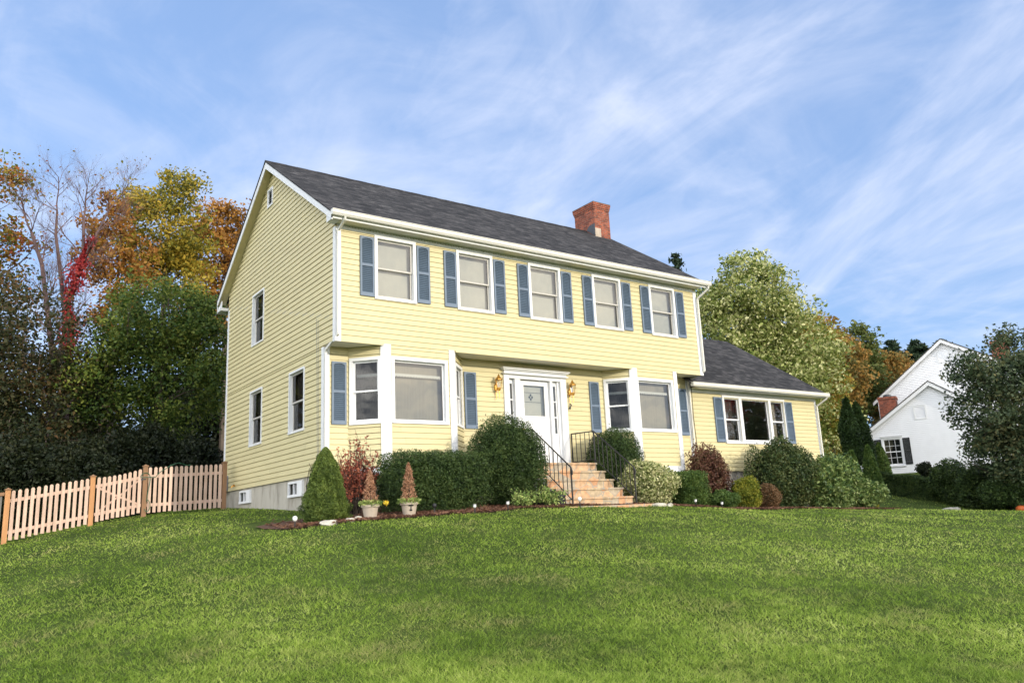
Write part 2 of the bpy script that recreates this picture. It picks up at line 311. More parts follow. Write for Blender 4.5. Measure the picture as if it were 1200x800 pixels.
def groundmat():
    m, nt, out = newmat('lawn_soil'); L = nt.links.new
    tc = N(nt, 'ShaderNodeTexCoord')
    a = N(nt, 'ShaderNodeTexNoise'); a.inputs['Scale'].default_value = .35; a.inputs['Detail'].default_value = 8; a.inputs['Roughness'].default_value = .7; L(tc.outputs['Object'], a.inputs['Vector'])
    cr = N(nt, 'ShaderNodeValToRGB'); e = cr.color_ramp.elements; e[0].position = .3; e[0].color = (.035,.058,.012,1); e[1].position = .72; e[1].color = (.085,.115,.03,1)
    L(a.outputs['Fac'], cr.inputs[0])
    b = N(nt, 'ShaderNodeTexNoise'); b.inputs['Scale'].default_value = 30; b.inputs['Detail'].default_value = 4; L(tc.outputs['Object'], b.inputs['Vector'])
    r = N(nt, 'ShaderNodeMapRange'); r.inputs['From Min'].default_value = .3; r.inputs['From Max'].default_value = .7; r.inputs['To Min'].default_value = .6; r.inputs['To Max'].default_value = 1.4; L(b.outputs['Fac'], r.inputs['Value'])
    s = N(nt, 'ShaderNodeVectorMath', operation='SCALE'); L(cr.outputs[0], s.inputs[0]); L(r.outputs[0], s.inputs['Scale'])
    p = N(nt, 'ShaderNodeBsdfPrincipled'); p.inputs['Roughness'].default_value = 1; p.inputs['Specular IOR Level'].default_value = .05; L(s.outputs[0], p.inputs['Base Color'])
    bm = N(nt, 'ShaderNodeBump'); bm.inputs['Strength'].default_value = .8; bm.inputs['Distance'].default_value = .03; L(b.outputs['Fac'], bm.inputs['Height']); L(bm.outputs[0], p.inputs['Normal'])
    L(p.outputs[0], out.inputs[0]); return m
g = struct(obj('lawn_ground', mb, groundmat(), smooth=True))

# mulch bed in front of the house: its front edge as a curve y = edge(x)
EDG = np.array([(-1.75,-.6),(-1.5,-1.7),(-1.0,-2.05),(.5,-2.18),(1.6,-2.08),(3.0,-2.0),(4.2,-1.95),(4.8,-1.9),(7.1,-1.85),(8.5,-1.95),(11,-1.9),(14,-1.7),(18,-1.6),(19.6,-1.3),(20.2,-.3)])
def bed_edge(x): return np.interp(x, EDG[:,0], EDG[:,1]) + .05*np.sin(np.asarray(x)*4.1)+.03*np.sin(np.asarray(x)*9.7)
mb = MB(); xs = np.arange(-1.75, 20.2, .12); nr = 14
for i, x in enumerate(xs):
    e0 = float(bed_edge(x)); e1 = .62 if x > 0 else .3+.3*x
    for j in range(nr):
        y = e0+(e1-e0)*j/(nr-1); mb.v.append((x, y, gz(x, y)+.016+.02*min(1, j/3)))
for i in range(len(xs)-1):
    for j in range(nr-1): a = i*nr+j; mb.f.append((a, a+nr, a+nr+1, a+1))
struct(obj('mulch_bed', mb, pmat('mulch', (.10,.05,.032), 1, .5, 30, 1, 60, dirt=(.035,.02,.014), dscale=9, damt=.9), smooth=True))
def in_bed(x, y): return (x > -1.8) & (x < 20.2) & (y > bed_edge(x)+.02) & (y < 1)
# bark chips
def quads(P, u, v):   # centres, half axis vectors -> diamond leaves
    return np.stack([P-u, P-.25*u+v, P+u, P-.25*u-v], axis=1)
def randdirs(n):
    d = rng.normal(size=(n,3)); return d/np.linalg.norm(d, axis=1)[:,None]
def leaves(P, size, aspect=.45, up=0., var=.35):
    n = len(P); u = randdirs(n); u[:,2] *= (1-up); u /= np.linalg.norm(u, axis=1)[:,None]
    w = randdirs(n); v = np.cross(u, w); v /= np.linalg.norm(v, axis=1)[:,None]+1e-9
    s = size*(1+var*rng.normal(size=n)).clip(.4, 1.9)[:,None]*.5
    return quads(P, u*s, v*s*aspect)
x = rng.uniform(-1.6, 19.5, 26000); y = bed_edge(x)-.02+rng.exponential(.5, 26000); k = y < .6; x, y = x[k], y[k]
P = np.c_[x, y, ground(x, y)+.035+rng.uniform(0,.02,len(x))]
o = leafobj('bark_chips', leaves(P, .055, .4, .8), leafmat('bark_chip', [(.045,.022,.014),(.13,.06,.035),(.20,.11,.07)], .0, 2)); o['kind'] = 'stuff'

# ------------------------------------------------------------------ grass
def grassmat():
    m, nt, out = newmat('grass_blades'); L = nt.links.new
    tc = N(nt, 'ShaderNodeTexCoord'); g = N(nt, 'ShaderNodeNewGeometry')
    mpn = N(nt, 'ShaderNodeMapping'); mpn.inputs['Scale'].default_value = (1,1,.05); L(tc.outputs['Object'], mpn.inputs[0])
    a = N(nt, 'ShaderNodeTexNoise'); a.inputs['Scale'].default_value = .30; a.inputs['Detail'].default_value = 3; L(mpn.outputs[0], a.inputs['Vector'])
    b = N(nt, 'ShaderNodeTexNoise'); b.inputs['Scale'].default_value = 7.; b.inputs['Detail'].default_value = 4; b.inputs['Roughness'].default_value = .65; L(mpn.outputs[0], b.inputs['Vector'])
    def mr(s, lo, hi):
        r = N(nt, 'ShaderNodeMapRange'); r.inputs['From Min'].default_value = lo; r.inputs['From Max'].default_value = hi; L(s, r.inputs['Value']); return r.outputs[0]
    m1 = N(nt, 'ShaderNodeMix', data_type='FLOAT'); m1.inputs[0].default_value = .45; L(mr(a.outputs['Fac'], .35, .65), m1.inputs[2]); L(mr(b.outputs['Fac'], .32, .68), m1.inputs[3])
    m2 = N(nt, 'ShaderNodeMix', data_type='FLOAT'); m2.inputs[0].default_value = .36; L(m1.outputs[0], m2.inputs[2]); L(g.outputs['Random Per Island'], m2.inputs[3])
    cr = N(nt, 'ShaderNodeValToRGB'); e = cr.color_ramp.elements; e[0].position = .12; e[0].color = (.045,.09,.012,1); e[1].position = .90; e[1].color = (.66,.70,.25,1)
    q = e.new(.45); q.color = (.21,.325,.040,1); q = e.new(.7); q.color = (.42,.53,.095,1)
    L(m2.outputs[0], cr.inputs[0])
    # straw coloured blades here and there
    c = N(nt, 'ShaderNodeTexNoise'); c.inputs['Scale'].default_value = .9; c.inputs['Detail'].default_value = 7; c.inputs['Roughness'].default_value = .7
    mp2 = N(nt, 'ShaderNodeMapping'); mp2.inputs['Location'].default_value = (13,5,0); L(mpn.outputs[0], mp2.inputs[0]); L(mp2.outputs[0], c.inputs['Vector'])
    ml = N(nt, 'ShaderNodeMath', operation='MULTIPLY'); L(mr(c.outputs['Fac'], .50, .74), ml.inputs[0]); L(mr(g.outputs['Random Per Island'], .25, .6), ml.inputs[1])
    mm = N(nt, 'ShaderNodeMix', data_type='RGBA'); L(ml.outputs[0], mm.inputs[0]); L(cr.outputs[0], mm.inputs[6]); mm.inputs[7].default_value = (.46,.37,.19,1)
    p = N(nt, 'ShaderNodeBsdfPrincipled'); p.inputs['Roughness'].default_value = .55; p.inputs['Specular IOR Level'].default_value = .25; L(mm.outputs[2], p.inputs['Base Color'])
    t = N(nt, 'ShaderNodeBsdfTranslucent'); L(mm.outputs[2], t.inputs[0])
    ms = N(nt, 'ShaderNodeMixShader'); ms.inputs[0].default_value = .45; L(p.outputs[0], ms.inputs[1]); L(t.outputs[0], ms.inputs[2]); L(ms.outputs[0], out.inputs[0]); return m
def make_grass(n):
    # blades spread round the photographer's spot, thinning out with distance
    az0 = math.atan2(math.cos(R(-35.94)), -math.sin(R(-35.94)))
    az = az0 + rng.uniform(-.84, 1.0, n); u = rng.random(n)
    d0, d1 = 3.2, 60.
    d = 1/( (1-u)/d0 + u/d1 )            # density falls with distance squared... per metre of ring
    x = CAM[0]+d*np.cos(az); y = CAM[1]+d*np.sin(az)
    k = ~in_bed(x, y) & ~((x > -.02) & (x < 18.4) & (y > .6) & (y < 9)) & ~((x > 0) & (y > 9) & (x < 22)) & (y < 13)
    x, y, d = x[k], y[k], d[k]
    # clump the blades a little
    nn = len(x)
    x += rng.normal(0,.012,nn); y += rng.normal(0,.012,nn)
    cl = .75+.45*np.sin(x*5.1+2*np.sin(y*3.3))*np.sin(y*4.7+1.5*np.sin(x*2.9))+.35*np.sin(x*13+y*3)*np.sin(y*11-x*4)
    h = (.019+.019*cl)*np.clip(1+.35*rng.normal(size=nn), .4, 1.8)
    w = np.clip(.0022*d/4.0, .0026, .02)*rng.uniform(.7,1.4,nn)
    th = rng.uniform(0, 2*np.pi, nn); ln = rng.uniform(.3, 2.0, nn)*h
    th2 = rng.uniform(0, 2*np.pi, nn)
    # mowing lines: blades lean one way or the other in broad passes
    s = .5*np.sign(np.sin((x*.35+y*.94)*2*np.pi/1.5))
    lx = ln*np.cos(th2)+s*h*.35*.94; ly = ln*np.sin(th2)-s*h*.35*.35
    z = ground(x, y)-.004
    wx, wy = np.cos(th)*w, np.sin(th)*w
    A = np.c_[x-wx, y-wy, z]; B = np.c_[x+wx, y+wy, z]; C = np.c_[x+lx, y+ly, z+h]
    return np.stack([A, B, C], 1)
GR = make_grass(900000)
o = leafobj('grass', GR, grassmat(), per=3); o['kind'] = 'stuff'
# ------------------------------------------------------------------ the house
W, D, H, HS, RC = 11.83, 8.07, 5.43, 2.85, .635
RY, RZ, SL = 4.2, 8.741, .672
house = thing('house', 'yellow two storey clapboard house with blue shutters, brick chimney and two bay windows', 'house')
EXP = .127
def siding(mb, to3, left, right, z0, z1, holes=(), groove=.010, lip=.019):
    """clapboards; to3(s, out, z) -> 3-D; left/right: bounds as functions of z; holes (s0, s1, za, zb)"""
    prof = []; k = 0
    while True:
        a = z0+k*EXP; b = min(a+EXP, z1)
        if a >= z1-1e-4: break
        g = b-.018
        prof += [(a, -.006, a, lip), (a, lip, g, .009), (g, .009, g+.001, -groove), (g+.001, -groove, b, -groove if b < z1 else -groove)]
        k += 1
    zs = sorted({h[2] for h in holes} | {h[3] for h in holes})
    for (za, oa, zb, ob) in prof:
        cuts = [za]+[z for z in zs if za+1e-5 < z < zb-1e-5]+[zb]
        for c0, c1 in zip(cuts[:-1], cuts[1:]):
            if zb > za: f0 = oa+(ob-oa)*(c0-za)/(zb-za); f1 = oa+(ob-oa)*(c1-za)/(zb-za)
            else: f0, f1 = oa, ob
            zm = (c0+c1)/2+1e-6
            l0, l1, r0, r1 = left(c0), left(c1), right(c0), right(c1)
            hs = sorted([(h[0], h[1]) for h in holes if h[2] < zm < h[3]])
            cur = None; segs = []; pos = None
            for h in hs:
                segs.append((cur, h[0])); cur = h[1]
            segs.append((cur, None))
            for a, b in segs:
                a0 = l0 if a is None else a; a1 = l1 if a is None else a
                b0 = r0 if b is None else b; b1 = r1 if b is None else b
                if b0-a0 < 1e-4 and b1-a1 < 1e-4: continue
                mb.quad(to3(a0, f0, c0), to3(b0, f0, c0), to3(b1, f1, c1), to3(a1, f1, c1))
cst = lambda v: (lambda z: v)
front = lambda y: (lambda s, o, z: (s, y-o, z))
gab = lambda s, o, z: (-o, s, z)

# window = part mesh 'window' (casing and jambs) with sash / pane / blind sub-parts. local x along, -y out, z up
def make_window(w, h, behind, pane='glass', kind='double', cas=.075, proud=.035, deep=.10, depth_blind=.17, valance=False, parent=house, sm='white'):
    m = MB(); c = cas
    m.box(0, w, -proud, .002, h-c, h); m.box(0, w, -proud-.008, .002, 0, c*.8)
    m.box(0, c, -proud, .002, c*.8, h-c); m.box(w-c, w, -proud, .002, c*.8, h-c)
    j = .012                                             # jamb liners going back into the wall
    m.box(c-j, c, .002, deep+.03, c*.8, h-c); m.box(w-c, w-c+j, .002, deep+.03, c*.8, h-c)
    m.box(c, w-c, .002, deep+.03, h-c, h-c+j); m.box(c, w-c, .002, deep+.03, c*.8-j, c*.8)
    win = obj('window', m, M['white'], parent)
    x0, x1, z0, z1 = c, w-c, c*.8, h-c; s = .045; zm = (z0+z1)/2
    if kind == 'double':
        m = MB()
        def sash(xa, xb, za, zb, ya, yb, bot):
            m.box(xa, xa+s, ya, yb, za, zb); m.box(xb-s, xb, ya, yb, za, zb)
            m.box(xa+s, xb-s, ya, yb, zb-s, zb); m.box(xa+s, xb-s, ya, yb, za, za+bot)
        sash(x0, x1, zm-.02, z1, .035, .062, .04); up = obj('sash', m, M[sm], win)
        m = MB(); sash(x0, x1, z0, zm+.022, .067, .094, .06); obj('sash', m, M[sm], win)
        m = MB(); m.box(x0+s, x1-s, .046, .050, zm+.02, z1-s); obj('pane', m, M[pane], win)
        m = MB(); m.box(x0+s, x1-s, .078, .082, z0+.06, zm-.02); obj('pane', m, M[pane], win)
    else:
        m = MB(); s = .04
        m.box(x0, x0+s, .05, .08, z0, z1); m.box(x1-s, x1, .05, .08, z0, z1); m.box(x0+s, x1-s, .05, .08, z1-s, z1); m.box(x0+s, x1-s, .05, .08, z0, z0+s)
        obj('sash', m, M['white'], win)
        m = MB(); m.box(x0+s, x1-s, .063, .067, z0+s, z1-s); obj('pane', m, M[pane], win)
    m = MB()
    if behind in ('blind',):
        n = int((z1-z0)/.045)
        for i in range(n):
            za = z0+i*(z1-z0)/n; m.quad((x0, depth_blind, za), (x1, depth_blind, za), (x1, depth_blind-.008, za+(z1-z0)/n), (x0, depth_blind-.008, za+(z1-z0)/n))
        obj('blind', m, M['blind'], win)
    else:
        n = 26; DA = .0 if behind == 'drape' else .014
        for i in range(n):
            xa = x0-.03+i*(x1-x0+.06)/n; xb = x0-.03+(i+1)*(x1-x0+.06)/n
            ya = depth_blind+DA*math.sin(i*1.9); yb = depth_blind+DA*math.sin((i+1)*1.9)
            m.quad((xa, ya, z0-.05), (xb, yb, z0-.05), (xb, yb, z1+.05), (xa, ya, z1+.05))
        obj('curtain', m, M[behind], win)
    if valance:
        m = MB(); n = 34; zt = z1-s-.01
        m.box(x0+s, x1-s, .13, .134, zt-.26, zt-.23)
        for i in range(n):
            xa = x0+s+i*(x1-x0-2*s)/n; xb = x0+s+(i+1)*(x1-x0-2*s)/n
            dp = .055 if i % 2 else .035
            m.quad((xa, .128, zt-.26-dp), (xb, .128, zt-.26-dp*.8), (xb, .128, zt-.26), (xa, .128, zt-.26))
        obj('lace_valance', m, M['lace'], win)
    return win
def place(win, x, y, z, rot=0): win.location = (x, y, z); win.rotation_euler = (0, 0, rot); return win

def make_shutter(w, h, parent=house):
    m = MB(); f = .045; t = .032; zm = h*.52
    m.box(0, f, -t, 0, 0, h); m.box(w-f, w, -t, 0, 0, h)
    m.box(f, w-f, -t, 0, 0, .085); m.box(f, w-f, -t, 0, zm-.03, zm+.03)
    # arched head rail
    n = 8; pts = [(f, -t, h)]
    for i in range(n+1):
        a = math.pi*i/n; pts.append((w/2-(w/2-f)*math.cos(a), -t, h-.085+.045*math.sin(a)))
    pts.append((w-f, -t, h)); m.extr([(p[0], p[1], p[2]) for p in pts], (0, t, 0))
    s = obj('shutter', m, M['shutter'], parent)
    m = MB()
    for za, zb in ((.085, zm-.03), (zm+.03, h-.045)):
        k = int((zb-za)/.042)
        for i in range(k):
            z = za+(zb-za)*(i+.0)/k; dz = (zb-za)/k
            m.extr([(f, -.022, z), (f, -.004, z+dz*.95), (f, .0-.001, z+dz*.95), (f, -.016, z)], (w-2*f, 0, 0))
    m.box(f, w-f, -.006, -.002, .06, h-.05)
    obj('louvers', m, M['louver'], s); return s

# ---- walls
mb = MB()
W0, WS, WW, WZ0, WZ1 = .9385, 2.2141, 1.0833, 3.8882, 5.4266
inset = .06
fh = [(W0+i*WS+inset, W0+i*WS+WW-inset, WZ0+.05, WZ1-inset) for i in range(5)]
siding(mb, front(0), cst(.0), cst(W), HS, H+.12, fh, .006, .013)
# lower front, recessed, in three stretches between the bays
BX = [(.57, 1.19, 2.99, 3.61), (8.29, 8.91, 10.64, 11.26)]
fr = front(RC)
siding(mb, fr, cst(0), cst(.57), 0, HS, (), .006, .013)
siding(mb, fr, cst(3.61), cst(8.29), 0, HS, [(4.95, 6.86, 0.0, 2.56)], .006, .013)
siding(mb, fr, cst(11.26), cst(W), 0, HS, (), .006, .013)
BW0, BW1 = 1.06, 2.584
bayw = [(1.331, 2.813), (8.989, 10.469)]
for (a, b, c, d), (wl, wr) in zip(BX, bayw):
    siding(mb, front(0), cst(b), cst(c), .10, HS, [(wl+inset, wr-inset, BW0+.05, BW1-inset)], .006, .013)
    L_ = math.hypot(b-a, RC)
    for (p, q) in (((a, RC), (b, 0)), ((c, 0), (d, RC))):
        ux, uy = (q[0]-p[0])/L_, (q[1]-p[1])/L_; nx_, ny_ = uy, -ux
        siding(mb, (lambda s, o, z, p=p, ux=ux, uy=uy, nx_=nx_, ny_=ny_: (p[0]+ux*s+nx_*o, p[1]+uy*s+ny_*o, z)), cst(0), cst(L_), .10, HS, [(.04+inset, .80-inset, BW0+.05, BW1-inset)])
obj('front_wall', mb, M['siding'], house)
mb = MB()
gl = lambda z: (RC if z < HS-.001 else 0) if z < RZ-SL*(RY)-.10 else (z+.10-RZ)/SL+RY
gr = lambda z: D if z < RZ-SL*(D-RY)-.10 else RY-(z+.10-RZ)/SL
gw = [(4.767, 5.744, 3.836, 5.314), (1.754, 2.774, 1.075, 2.585), (4.768, 5.776, 1.075, 2.577)]
hl = [(a+.04, b-.04, c+.03, d-.04) for a, b, c, d in gw]+[(4.25, 4.60, 7.58, 8.02)]
def gsid(mb, to3, flip=False):
    siding(mb, to3, gl, gr, 0, HS, [h for h in hl if h[2] < HS] if not flip else [])
    siding(mb, to3, gl, gr, HS, RZ-.12, [h for h in hl if h[2] > HS] if not flip else [])
gsid(mb, gab)
obj('gable_wall', mb, M['siding'], house)
mb = MB()
siding(mb, (lambda s, o, z: (W+o, s, z)), gl, gr, 0, RZ-.12, [])
siding(mb, (lambda s, o, z: (s, D+o, z)), cst(0), cst(W), 0, H+.12, [])
obj('rear_wall', mb, M['siding'], house)
# ---- overhang soffit
mb = MB(); mb.box(.003, W-.003, .004, RC+.02, HS+.002, HS+.03); mb.box(.0, W, -.012, .02, HS-.035, HS+.001)
mb2 = MB(); mb2.box(.003, W-.003, .022, RC-.002, HS-.012, HS+.0015)
# leave the bays their own roofs (they run up to the soffit)
obj('overhang_soffit', mb2, M['soffit'], house); 
mb = MB()
for x0, x1 in ((.0, 1.12), (3.06, 8.84), (10.71, W)): mb.box(x0, x1, -.022, .018, HS-.03, HS-.001)
obj('overhang_trim', mb, M['siding'], house)
# ---- foundation
mb = MB(); t = .2
GW = [(5.62, 6.54, -.40, -.055), (1.86, 2.78, -.415, -.055)]
ys = sorted([RC+.03, D-.03]+[v for g_ in GW for v in g_[:2]])
def gseg(y0, y1, z0, z1): mb.box(.03, .03+t, y0, y1, z0, z1)
gseg(ys[0], ys[1], -1.9, -.002); gseg(ys[2], ys[3], -1.9, -.002); gseg(ys[4], ys[5], -1.9, -.002)
for y0, y1, z0, z1 in GW: gseg(y0, y1, -1.9, z0); gseg(y0, y1, z1, -.002)
mb.box(.03+t, W-.03, RC+.03, RC+.03+t, -1.9, -.002); mb.box(W-.03-t, W-.03, RC+.03+t, D-.03, -1.9, -.002); mb.box(.03+t, W-.03-t, D-.03-t, D-.03, -1.9, -.002)
mb.box(W-.03, 18.30, RC+.05, RC+.25, -2.2, .0); mb.box(18.1, 18.30, RC+.25, 8.3, -2.2, .0)
obj('foundation', mb, M['concrete'], house)
for y0, y1, z0, z1 in GW:
    m = MB(); w = y1-y0; h = z1-z0
    m.box(0, w, -.06, .0, 0, .06); m.box(0, w, -.05, 0, h-.05, h); m.box(0, .05, -.05, 0, .06, h-.05); m.box(w-.32, w, -.055, 0, .06, h-.05)
    m.box(.05, w, .0, .12, .0, .02); m.box(.30, .33, -.03, .02, .06, h-.05)
    b = obj('basement_window', m, M['white'], house, (.03, y1, z0), R(-90))
    m = MB(); m.box(.05, w-.3, .02, .03, .05, h-.04); obj('pane', m, M['glassd'], b)
    m = MB(); m.box(-.02, w+.02, .12, .14, -.02, h+.05); obj('backing', m, M['nshutter'], b)
# ---- corner boards and frieze
mb = MB(); c = .115
def corner(x, y, sx, sy, z0, z1, w=c):
    xa, xb = sorted((x+sx*.024, x-sx*w)); ya, yb = sorted((y+sy*.024, y-sy*w))
    mb.prism([(x+sx*.024, y+sy*.024), (x-sx*w, y+sy*.024), (x-sx*w, y), (x, y), (x, y-sy*w), (x+sx*.024, y-sy*w)] if sx*sy < 0 else
             [(x+sx*.024, y+sy*.024), (x+sx*.024, y-sy*w), (x, y-sy*w), (x, y), (x-sx*w, y), (x-sx*w, y+sy*.024)], z0, z1)
for a_ in ((0, 0, -1, -1, HS-.03, H+.04), (W, 0, 1, -1, HS-.03, H+.04), (0, RC, -1, -1, -.02, HS-.036), (W, RC, 1, -1, -.02, HS-.036), (0, D, -1, 1, -.02, H+.0)):
    mb = MB(); corner(*a_); obj('corner_board', mb, M['white'], house)
for (a, b, cc, d) in BX:
    for x, s in ((b, -1), (cc, 1)):                         # mitred bay posts
        q = .7071; m = MB()
        pts = [(x+s*-.13, -.032), (x+s*.014, -.032), (x+s*(.014+.115*q), -.032+.115*q), (x+s*(.10*q), .10*q), (x, 0), (x+s*-.13, 0)]
        if s < 0: pts = pts[::-1]
        m.prism(pts, -.06, HS-.001 if False else HS+.0); obj('bay_post', m, M['white'], house)
    m = MB()                                                # skirt under the bay
    pts = [(a+.02, RC), (b, -.006), (cc, -.006), (d-.02, RC)]
    m.prism([(a-.0, RC-.002), (b-.006, -.022), (cc+.006, -.022), (d+.0, RC-.002)], -.055, .105)
    obj('bay_skirt', m, M['white'], house)
mb = MB(); mb.box(c+.0, W-c, -.026, .0, H-.005, H+.065)
for x, z0, z1, y0, y1 in (): pass
obj('frieze_board', mb, M['white'], house)
def dentils(x0, x1, y0, y1, z0, z1, p=.075, w=.042):
    k = int((x1-x0)/p); P = []
    for i in range(k):
        x = x0+i*p; P += [(x, y0, z0), (x+w, y0, z0), (x+w, y0, z1-.008), (x+p, y0, z1-.008)]
    P += [(x0+k*p, y0, z1), (x0, y0, z1)]
    m = MB(); m.extr(P, (0, y1-y0, 0)); obj('dentil_strip', m, M['white'], house)
dentils(.03, W-.06, -.030, -.004, H+.067, H+.105)
# ---- eaves, rakes, gutter
ZE = RZ-SL*(RY+.33)
mb = MB()
mb.box(-.02, W+.02, -.33, .0, H+.105, H+.118); obj('eave_soffit', mb, M['soffit'], house)
mb = MB(); mb.box(-.02, W+.02, D, D+.40, H+.105, H+.118); obj('eave_soffit', mb, M['soffit'], house)
mb = MB(); mb.box(-.25, W+.25, -.355, -.33, H+.085, ZE-.005); mb.box(-.25, W+.25, D+.40, D+.425, H+.0, ZE-.05)
for x in (-.25, W+.228):                                    # rake boards
    for s, ye in ((-1, -.355), (1, D+.44)):
        yb = RY; zb = RZ-.03; ze = RZ-SL*abs(ye-RY)-.03
        pts = [(x, yb, zb), (x, ye, ze), (x, ye, ze-.17), (x, yb, zb-.20)]
        mb.extr(pts if s < 0 else pts[::-1], (.022, 0, 0))
# eave returns at the gable
for y0, y1 in ((-.355, -.0), (D+.02, D+.425)):
    mb.box(-.25, -.0, y0, y1, H+.02, H+.10) if y0 > 1 else mb.box(-.228, -.026, y0+.002, y1, H+.087, H+.104)
    pts = [(-.226, y0+.003, H+.10), (-.226, y1, H+.10), (-.226, y1 if y0 < 1 else y0+.003, H+.10+.0+(.22))]
    mb.extr(pts, (.02, 0, 0))
obj('fascia', mb, M['white'], house)
for xa, xb in ((-.228, -.002), (W+.002, W+.228)):
    for ye in (-.33, D+.40):
        mb = MB(); z0 = RZ-.15; z1 = RZ-SL*abs(ye-RY)-.15
        mb.extr([(xa, RY, z0), (xa, ye, z1), (xa, ye, z1+.012), (xa, RY, z0+.012)], (xb-xa, 0, 0)); obj('rake_soffit', mb, M['siding'], house)
def gutter(x0, x1, y, z, parent=house):
    m = MB(); P = [(0, 0), (0, -.125), (-.085, -.125), (-.115, -.075), (-.115, -.02), (-.128, -.012), (-.128, 0), (-.118, 0), (-.108, -.07), (-.08, -.118), (-.006, -.118), (-.006, 0)]
    m.extr([(x0, y+a, z+b) for a, b in P], (x1-x0, 0, 0))
    m.box(x0-.004, x0, y-.122, y, z-.125, z); m.box(x1, x1+.004, y-.122, y, z-.125, z)
    return obj('gutter', m, M['gutter'], parent)
gutter(-.27, W+.27, -.356, ZE-.003)
mb = MB()
x0, x1 = -.27, W+.27; th = .035
for s, ye in ((-1, -.39), (1, D+.46)):
    z1 = RZ-SL*abs(ye-RY)
    pts = [(x0, RY, RZ), (x0, ye, z1), (x0, ye, z1-th), (x0, RY, RZ-th)]
    mb.extr(pts if s < 0 else pts[::-1], (x1-x0, 0, 0))
roof = obj('roof', mb, M['roof'], house)
mb = MB()
n = int((x1-x0)/.30)
for i in range(n):
    xa = x0+i*(x1-x0)/n; xb = xa+(x1-x0)/n+.02
    mb.extr([(xa, RY-.13, RZ-SL*.13+.006), (xa, RY, RZ+.012), (xa, RY+.13, RZ-SL*.13+.006), (xa, RY, RZ+.024+.004*(i % 2))], (xb-xa-.004, 0, 0))
obj('ridge_cap', mb, M['roof'], roof)
# chimney
mb = MB(); cx0, cx1, cy0, cy1 = 11.28, 12.0, 3.70, 4.75
mb.box(cx0, cx1, cy0, cy1, 7.9, 9.44)
for i, (g_, z) in enumerate(((.015, 9.44), (.03, 9.50), (.042, 9.56), (.05, 9.62))): mb.box(cx0-g_, cx1+g_, cy0-g_, cy1+g_, z+.001, z+.06)
chim = obj('chimney', mb, M['brick'], house)
mb = MB(); mb.box(cx0-.05, cx1+.05, cy0-.05, cy1+.05, 9.683, 9.70); obj('cap', mb, M['lead'], chim)
mb = MB(); mb.extr([(cx0-.008, cy0-.008, RZ-SL*(RY-cy0)), (cx0-.008, RY-.05, RZ), (cx0-.008, RY-.2, RZ+.14), (cx0-.008, cy0-.008, RZ+.14)], (.006, 0, 0))
obj('flashing', mb, M['lead'], chim)
mb = MB(); mb.box(cx0-.006, cx0+.26, cy0-.012, cy0-.004, RZ-SL*.5-.02, RZ-.02); obj('flashing', mb, M['terra'], chim)

# gable vent
mb = MB(); mb.box(0, .42, -.04, 0, 0, .05); mb.box(0, .42, -.04, 0, .48, .53); mb.box(0, .05, -.04, 0, .05, .48); mb.box(.37, .42, -.04, 0, .05, .48)
v = obj('gable_vent', mb, M['white'], house, (0, 4.635, 7.535), R(-90))
mb = MB()
for i in range(7): z = .05+i*.062; mb.extr([(.05, -.02, z), (.05, .02, z+.05), (.05, .024, z+.05), (.05, -.014, z)], (.32, 0, 0))
obj('louvers', mb, M['white'], v)
mb = MB(); mb.box(.04, .38, .05, .06, .04, .49); obj('backing', mb, M['nshutter'], v)

# ---- windows
w1 = make_window(WW, WZ1-WZ0, 'blind', sm='sashshade'); place(w1, W0, 0, WZ0)
sh = make_shutter(.35, 1.42); sh.location = (W0-.365, -.018, 3.925)
s2 = copy_tree(sh, house); s2.location = (W0+WW+.015, -.018, 3.925)
for i in range(1, 5):
    c_ = copy_tree(w1, house); c_.location = (W0+i*WS, 0, WZ0)
    for dx in (-.365, WW+.015): s_ = copy_tree(sh, house); s_.location = (W0+i*WS+dx, -.018, 3.925)
g1 = make_window(.977, 1.478, 'dark', 'glassd', cas=.048, sm='sashshade'); place(g1, 0, 5.744, 3.836, R(-90))
g2 = make_window(1.015, 1.51, 'dark', 'glassd', cas=.048, sm='sashshade'); place(g2, 0, 2.774, 1.075, R(-90))
g3 = copy_tree(g2, house); g3.location = (0, 5.776, 1.072)
b1 = make_window(1.482, BW1-BW0, 'drape', 'glass', 'fixed', valance=True, depth_blind=.22); place(b1, bayw[0][0], 0, BW0)
b2 = copy_tree(b1, house); b2.location = (bayw[1][0], 0, BW0)
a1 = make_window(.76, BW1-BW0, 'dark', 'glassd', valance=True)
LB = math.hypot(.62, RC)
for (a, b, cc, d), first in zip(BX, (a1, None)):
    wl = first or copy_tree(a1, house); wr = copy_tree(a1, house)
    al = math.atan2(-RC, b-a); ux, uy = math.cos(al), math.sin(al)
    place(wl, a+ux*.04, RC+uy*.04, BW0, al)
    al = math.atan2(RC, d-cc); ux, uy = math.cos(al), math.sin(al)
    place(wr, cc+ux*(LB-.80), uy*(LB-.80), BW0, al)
for x in (.165, 3.66, 7.77, 11.33):
    s_ = copy_tree(sh, house); s_.location = (x, RC-.018, 1.075)

